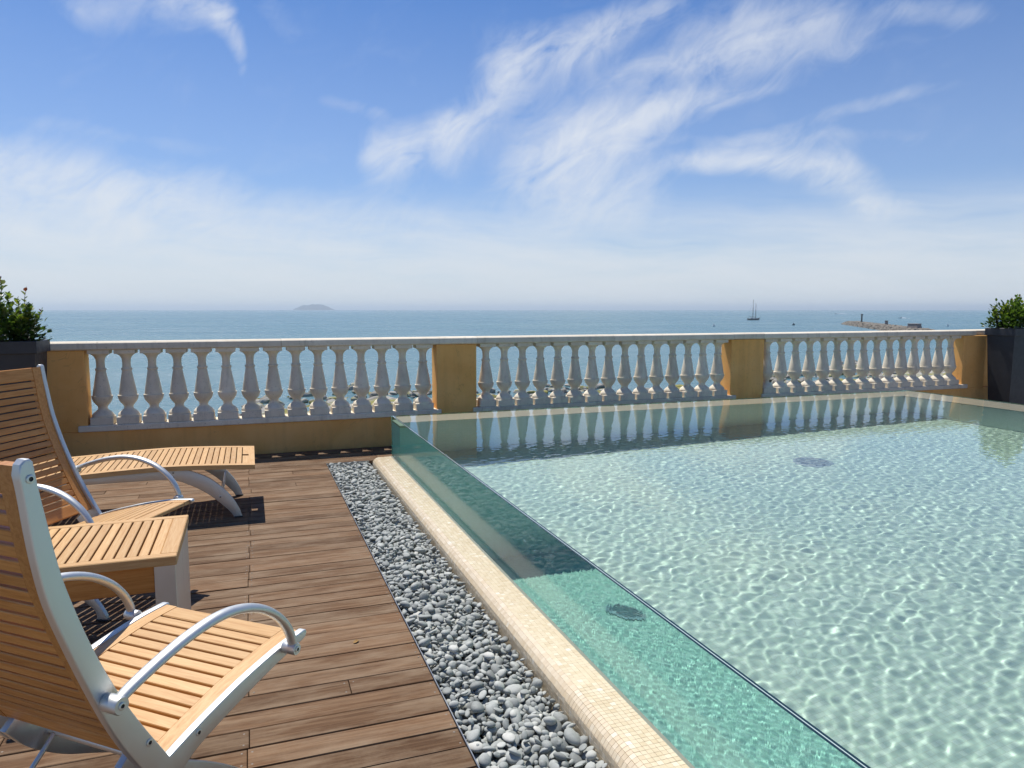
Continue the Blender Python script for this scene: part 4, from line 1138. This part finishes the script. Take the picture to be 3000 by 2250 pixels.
fs += [tuple(range(6)), tuple(range(st_ * 6, st_ * 6 + 6))]
obj('hull', mesh('hull', vs, fs, M['hull'], 40, True), sch)
MB().box((-HL * 0.5, -1.3, 2.0), (-HL * 0.05, 1.3, 3.2), 0.1).build('cabin', M['cabin'], sch); MB().box((HL * 0.15, -1.1, 2.0), (HL * 0.42, 1.1, 3.0), 0.1).build('cabin', M['cabin'], sch)
MT1, MT2 = 57 * sc, 46 * sc
m1, m2 = -1.5 * sc, 6.3 * sc
MB().tube([(m1, 0, 1.5), (m1, 0, MT1)], [0.42, 0.20], 8).build('mast', M['spar'], sch); MB().tube([(m2, 0, 1.5), (m2, 0, MT2)], [0.42, 0.20], 8).build('mast', M['spar'], sch)
MB().tube([(HL * 0.95, 0, 3.0), (HL + 4.5 * sc, 0, 4.2)], [0.25, 0.12], 6).build('bowsprit', M['spar'], sch)
MB().tube([(m1, 0, 4.4), (m1 - 12 * sc, 0, 4.7)], [0.4, 0.3], 6).build('boom', M['spar'], sch); MB().tube([(m2, 0, 4.2), (m2 - 6.5 * sc, 0, 4.4)], [0.35, 0.25], 6).build('boom', M['spar'], sch)
for a, b in (((m1, 0, MT1 * .97), (m2, 0, MT2 * .97)), ((m2, 0, MT2 * .95), (HL + 4.3 * sc, 0, 4.2)), ((m1, 0, MT1 * .95), (-HL, 0, 3.0)), ((m1, 0, MT1 * .8), (m1, 2.8, 2.2)), ((m1, 0, MT1 * .8), (m1, -2.8, 2.2)), ((m2, 0, MT2 * .8), (m2, 2.8, 2.2)), ((m2, 0, MT2 * .8), (m2, -2.8, 2.2))):
    MB().tube([a, b], 0.05, 4).build('stay', M['spar'], sch)
# small craft
M['white_hull'] = simple('white_hull', (0.75, 0.76, 0.76), 0.4); M['foam'] = simple('foam', (0.72, 0.76, 0.77), 0.9, var=0.1, nscale=0.4)
def small_boat(px, py, label, length, rz, wake=0.0, hull='white_hull', mast=0.0):
    dist = sea_dist(py); q, hd = on_sea(px, dist); sc = dist / FPX
    b = tag(empty('motor_boat' if not mast else 'sailing_boat', tuple(q), hd - math.pi / 2 + rz), label, 'boat', 'small craft on the sea')
    l = length / 2; bw2 = l * 0.32; vs = [(-l, -bw2, 1.1), (-l, bw2, 1.1), (l * .3, bw2, 1.3), (l, 0, 1.7), (l * .3, -bw2, 1.3), (-l, -bw2 * .7, -.3), (-l, bw2 * .7, -.3), (l * .3, bw2 * .6, -.3), (l * .8, 0, -.3), (l * .3, -bw2 * .6, -.3)]
    fs = [(0, 1, 2, 3, 4), (9, 8, 7, 6, 5), (0, 1, 6, 5), (1, 2, 7, 6), (2, 3, 8, 7), (3, 4, 9, 8), (4, 0, 5, 9)]
    obj('hull', mesh('hull', vs, fs, M[hull], None, True), b)
    MB().box((-l * .45, -bw2 * .6, 1.1), (l * .2, bw2 * .6, 2.3), 0.15).build('cabin', M['cabin' if hull == 'white_hull' else 'hull'], b)
    if mast: MB().tube([(l * .1, 0, 1), (l * .1, 0, mast)], 0.12, 6).build('mast', M['spar'], b); MB().add([(l * .05, 0.05, 2.4), (-l * .8, 0.25, 2.4), (l * .05, 0.05, mast * .95), (l * .07, -0.05, 2.4), (-l * .78, 0.12, 2.4), (l * .07, -0.05, mast * .95)], [(0, 1, 2), (5, 4, 3), (0, 3, 4, 1), (1, 4, 5, 2), (2, 5, 3, 0)]).build('sail', M['white_hull'], b, smooth=None)
    if wake:
        vs = []; fs = []; n = 16; rs_ = random.Random(int(px))
        for i in range(n + 1):
            t = i / n; ww = 1.0 + 2.4 * math.sin(math.pi * min(1, t * 1.2 + 0.1)) * (1 - t * .8) + rs_.uniform(-.3, .3)
            hh_ = (0.5 + 2.2 * (1 - t) ** 1.5) * rs_.uniform(0.7, 1.2)
            for yy_, z_ in ((-ww, -0.2), (-ww * 0.6, hh_), (ww * 0.6, hh_), (ww, -0.2)): vs.append((-l * 0.6 - t * wake, yy_, z_))
        for i in range(n):
            for kk_ in range(3): fs.append((i * 4 + kk_, i * 4 + kk_ + 1, i * 4 + 5 + kk_, i * 4 + 4 + kk_))
        obj('wake', mesh('wake', vs, fs, M['foam']), b)
    return b
small_boat(2449, 918.5, 'white motor boat with a long wake beyond the beacon', 10, math.pi, 45 * sea_dist(918.5) / FPX)
small_boat(2640, 929.5, 'white motor boat with a short wake above the hut on the breakwater', 7, math.pi, 18 * sea_dist(929.5) / FPX)
small_boat(2327, 949.5, 'small dark open boat between the schooner and the breakwater', 2.4, 0.3, hull='hull')
small_boat(2093, 954.5, 'tiny white boat to the left below the schooner', 2.6, 0.5)
small_boat(2780, 949.0, 'tiny white boat to the right of the breakwater', 2.2, 0.2)
small_boat(2114, 908.2, 'far sailing boat on the horizon, farther left of the schooner', 16, 0.6, mast=26)
small_boat(2182, 908.0, 'far sailing boat on the horizon just left of the schooner masts', 14, 0.4, hull='hull', mast=22)
# island on the horizon
M['island'] = simple('far_island', (0.03, 0.065, 0.105), 0.95, var=0.4, nscale=0.01)
D_I = 14000; q, hd = on_sea(921, D_I); wI = 118 * D_I / FPX / 2
sil = [(-1.0, 0), (-.93, .22), (-.8, .38), (-.66, .62), (-.52, .80), (-.4, .86), (-.3, .80), (-.16, .93), (0, 1.0), (.16, .92), (.3, .98), (.42, .84), (.6, .66), (.74, .40), (.88, .18), (1.0, 0)]
ss = spline(sil, 3); vs = []; fs = []; nd = 8; rs_ = random.Random(2)
for i, (a, hgt) in enumerate(ss):
    for j in range(nd + 1):
        v_ = j / nd * 2 - 1; dep = wI * 0.7 * math.sqrt(max(0.001, 1 - a * a))
        vs.append((a * wI, v_ * dep, max(-2, 17.0 * D_I / FPX * max(0, hgt) * (1 - abs(v_) ** 1.8) * (1 + rs_.uniform(-.07, .07)) - 2)))
for i in range(len(ss) - 1):
    for j in range(nd): k = i * (nd + 1) + j; fs.append((k, k + 1, k + nd + 2, k + nd + 1))
isl = obj('island', mesh('island', vs, fs, M['island'], None, True), loc=tuple(q), rot=(0, 0, hd - math.pi / 2)); tag(isl, kind='structure')
# rocky shore below the terrace
def shore_material():
    m, t, b, o = material('shore_rock')
    pos = t.new('ShaderNodeNewGeometry').outputs['Position']
    n = t.noise(t.v('MULTIPLY', pos, (0.16, 0.3, 0.3)), 1.0, 6.0, 0.65, 0.5); n2 = t.noise(pos, 0.7, 5.0, 0.6)
    c = t.ramp(n, [(0.28, (0.06, 0.045, 0.03)), (0.42, (0.24, 0.22, 0.18)), (0.50, (0.36, 0.35, 0.32)), (0.58, (0.22, 0.21, 0.05)), (0.66, (0.30, 0.27, 0.07)), (0.8, (0.15, 0.11, 0.06))])
    c = t.mix(1.0, c, t.mix(n2, (0.6, 0.6, 0.6, 1), (1.3, 1.3, 1.3, 1)), 'MULTIPLY')
    t.l.new(c, b.inputs['Base Color']); b.inputs['Roughness'].default_value = 0.9
    t.l.new(t.bump(n2, 0.8, 0.4), b.inputs['Normal']); return m
M['shore'] = shore_material()
nx_, ny_ = 150, 40; vs = []; fs = []
for j in range(ny_ + 1):
    for i in range(nx_ + 1):
        x = -40 + 330 * i / nx_
        lim = 122 + 0.10 * x + 14 * math.sin(x * 0.045 + 1) + 7 * math.sin(x * 0.13) + 4 * math.sin(x * 0.31 + 2)
        if x < 25: lim -= (25 - x) * 0.5
        y = 55 + (lim - 55) * j / ny_
        hgt = 1.6 - 2.4 * (j / ny_) ** 2 + 0.7 * math.sin(x * 0.5 + y * 0.31) * math.sin(y * 0.43 - x * 0.2) + random.uniform(-.35, .35)
        vs.append((x, y, SEA_Z + hgt))
for j in range(ny_):
    for i in range(nx_): k = j * (nx_ + 1) + i; fs.append((k, k + 1, k + nx_ + 2, k + nx_ + 1))
tag(obj('shore', mesh('shore', vs, fs, M['shore'])), kind='structure')
vv = []; ff = []; base = 0
for k in range(900):
    x = rsn.uniform(-10, 280); lim = 122 + 0.10 * x + 14 * math.sin(x * 0.045 + 1) + 7 * math.sin(x * 0.13) + 4 * math.sin(x * 0.31 + 2)
    if x < 25: lim -= (25 - x) * 0.5
    y = lim - abs(rsn.normal()) * 16 + 5; r = rsn.uniform(0.3, 1.5)
    v = rock_verts(rsn, r, 0.6) + np.array([x, y, SEA_Z + 0.2]); vv.append(v); ff.append(np.array(ico_f) + base); base += len(v)
tag(obj('shore_rocks', mesh('shore_rocks', np.concatenate(vv).tolist(), np.concatenate(ff).tolist(), M['shore'])), 'tumbled rocks along the shoreline seen between the balusters', 'rocks', kind='stuff')

# ---- haze: one even body of air round everything
def haze():
    m = bpy.data.materials.new('haze_air'); m.use_nodes = True; t = NT(m.node_tree); t.n.clear()
    v = t.new('ShaderNodeVolumePrincipled')
    v.inputs['Color'].default_value = (0.80, 0.92, 1.0, 1); v.inputs['Density'].default_value = 9.0e-5; v.inputs['Anisotropy'].default_value = 0.2
    t.l.new(v.outputs[0], t.new('ShaderNodeOutputMaterial').inputs['Volume'])
    return m
hz = MB().box((-62000, -62000, SEA_Z - 1), (62000, 62000, 118)).build('haze', haze(), fix=False, smooth=None)
tag(hz, 'pale sea haze fading the far island and horizon', 'haze', kind='stuff')
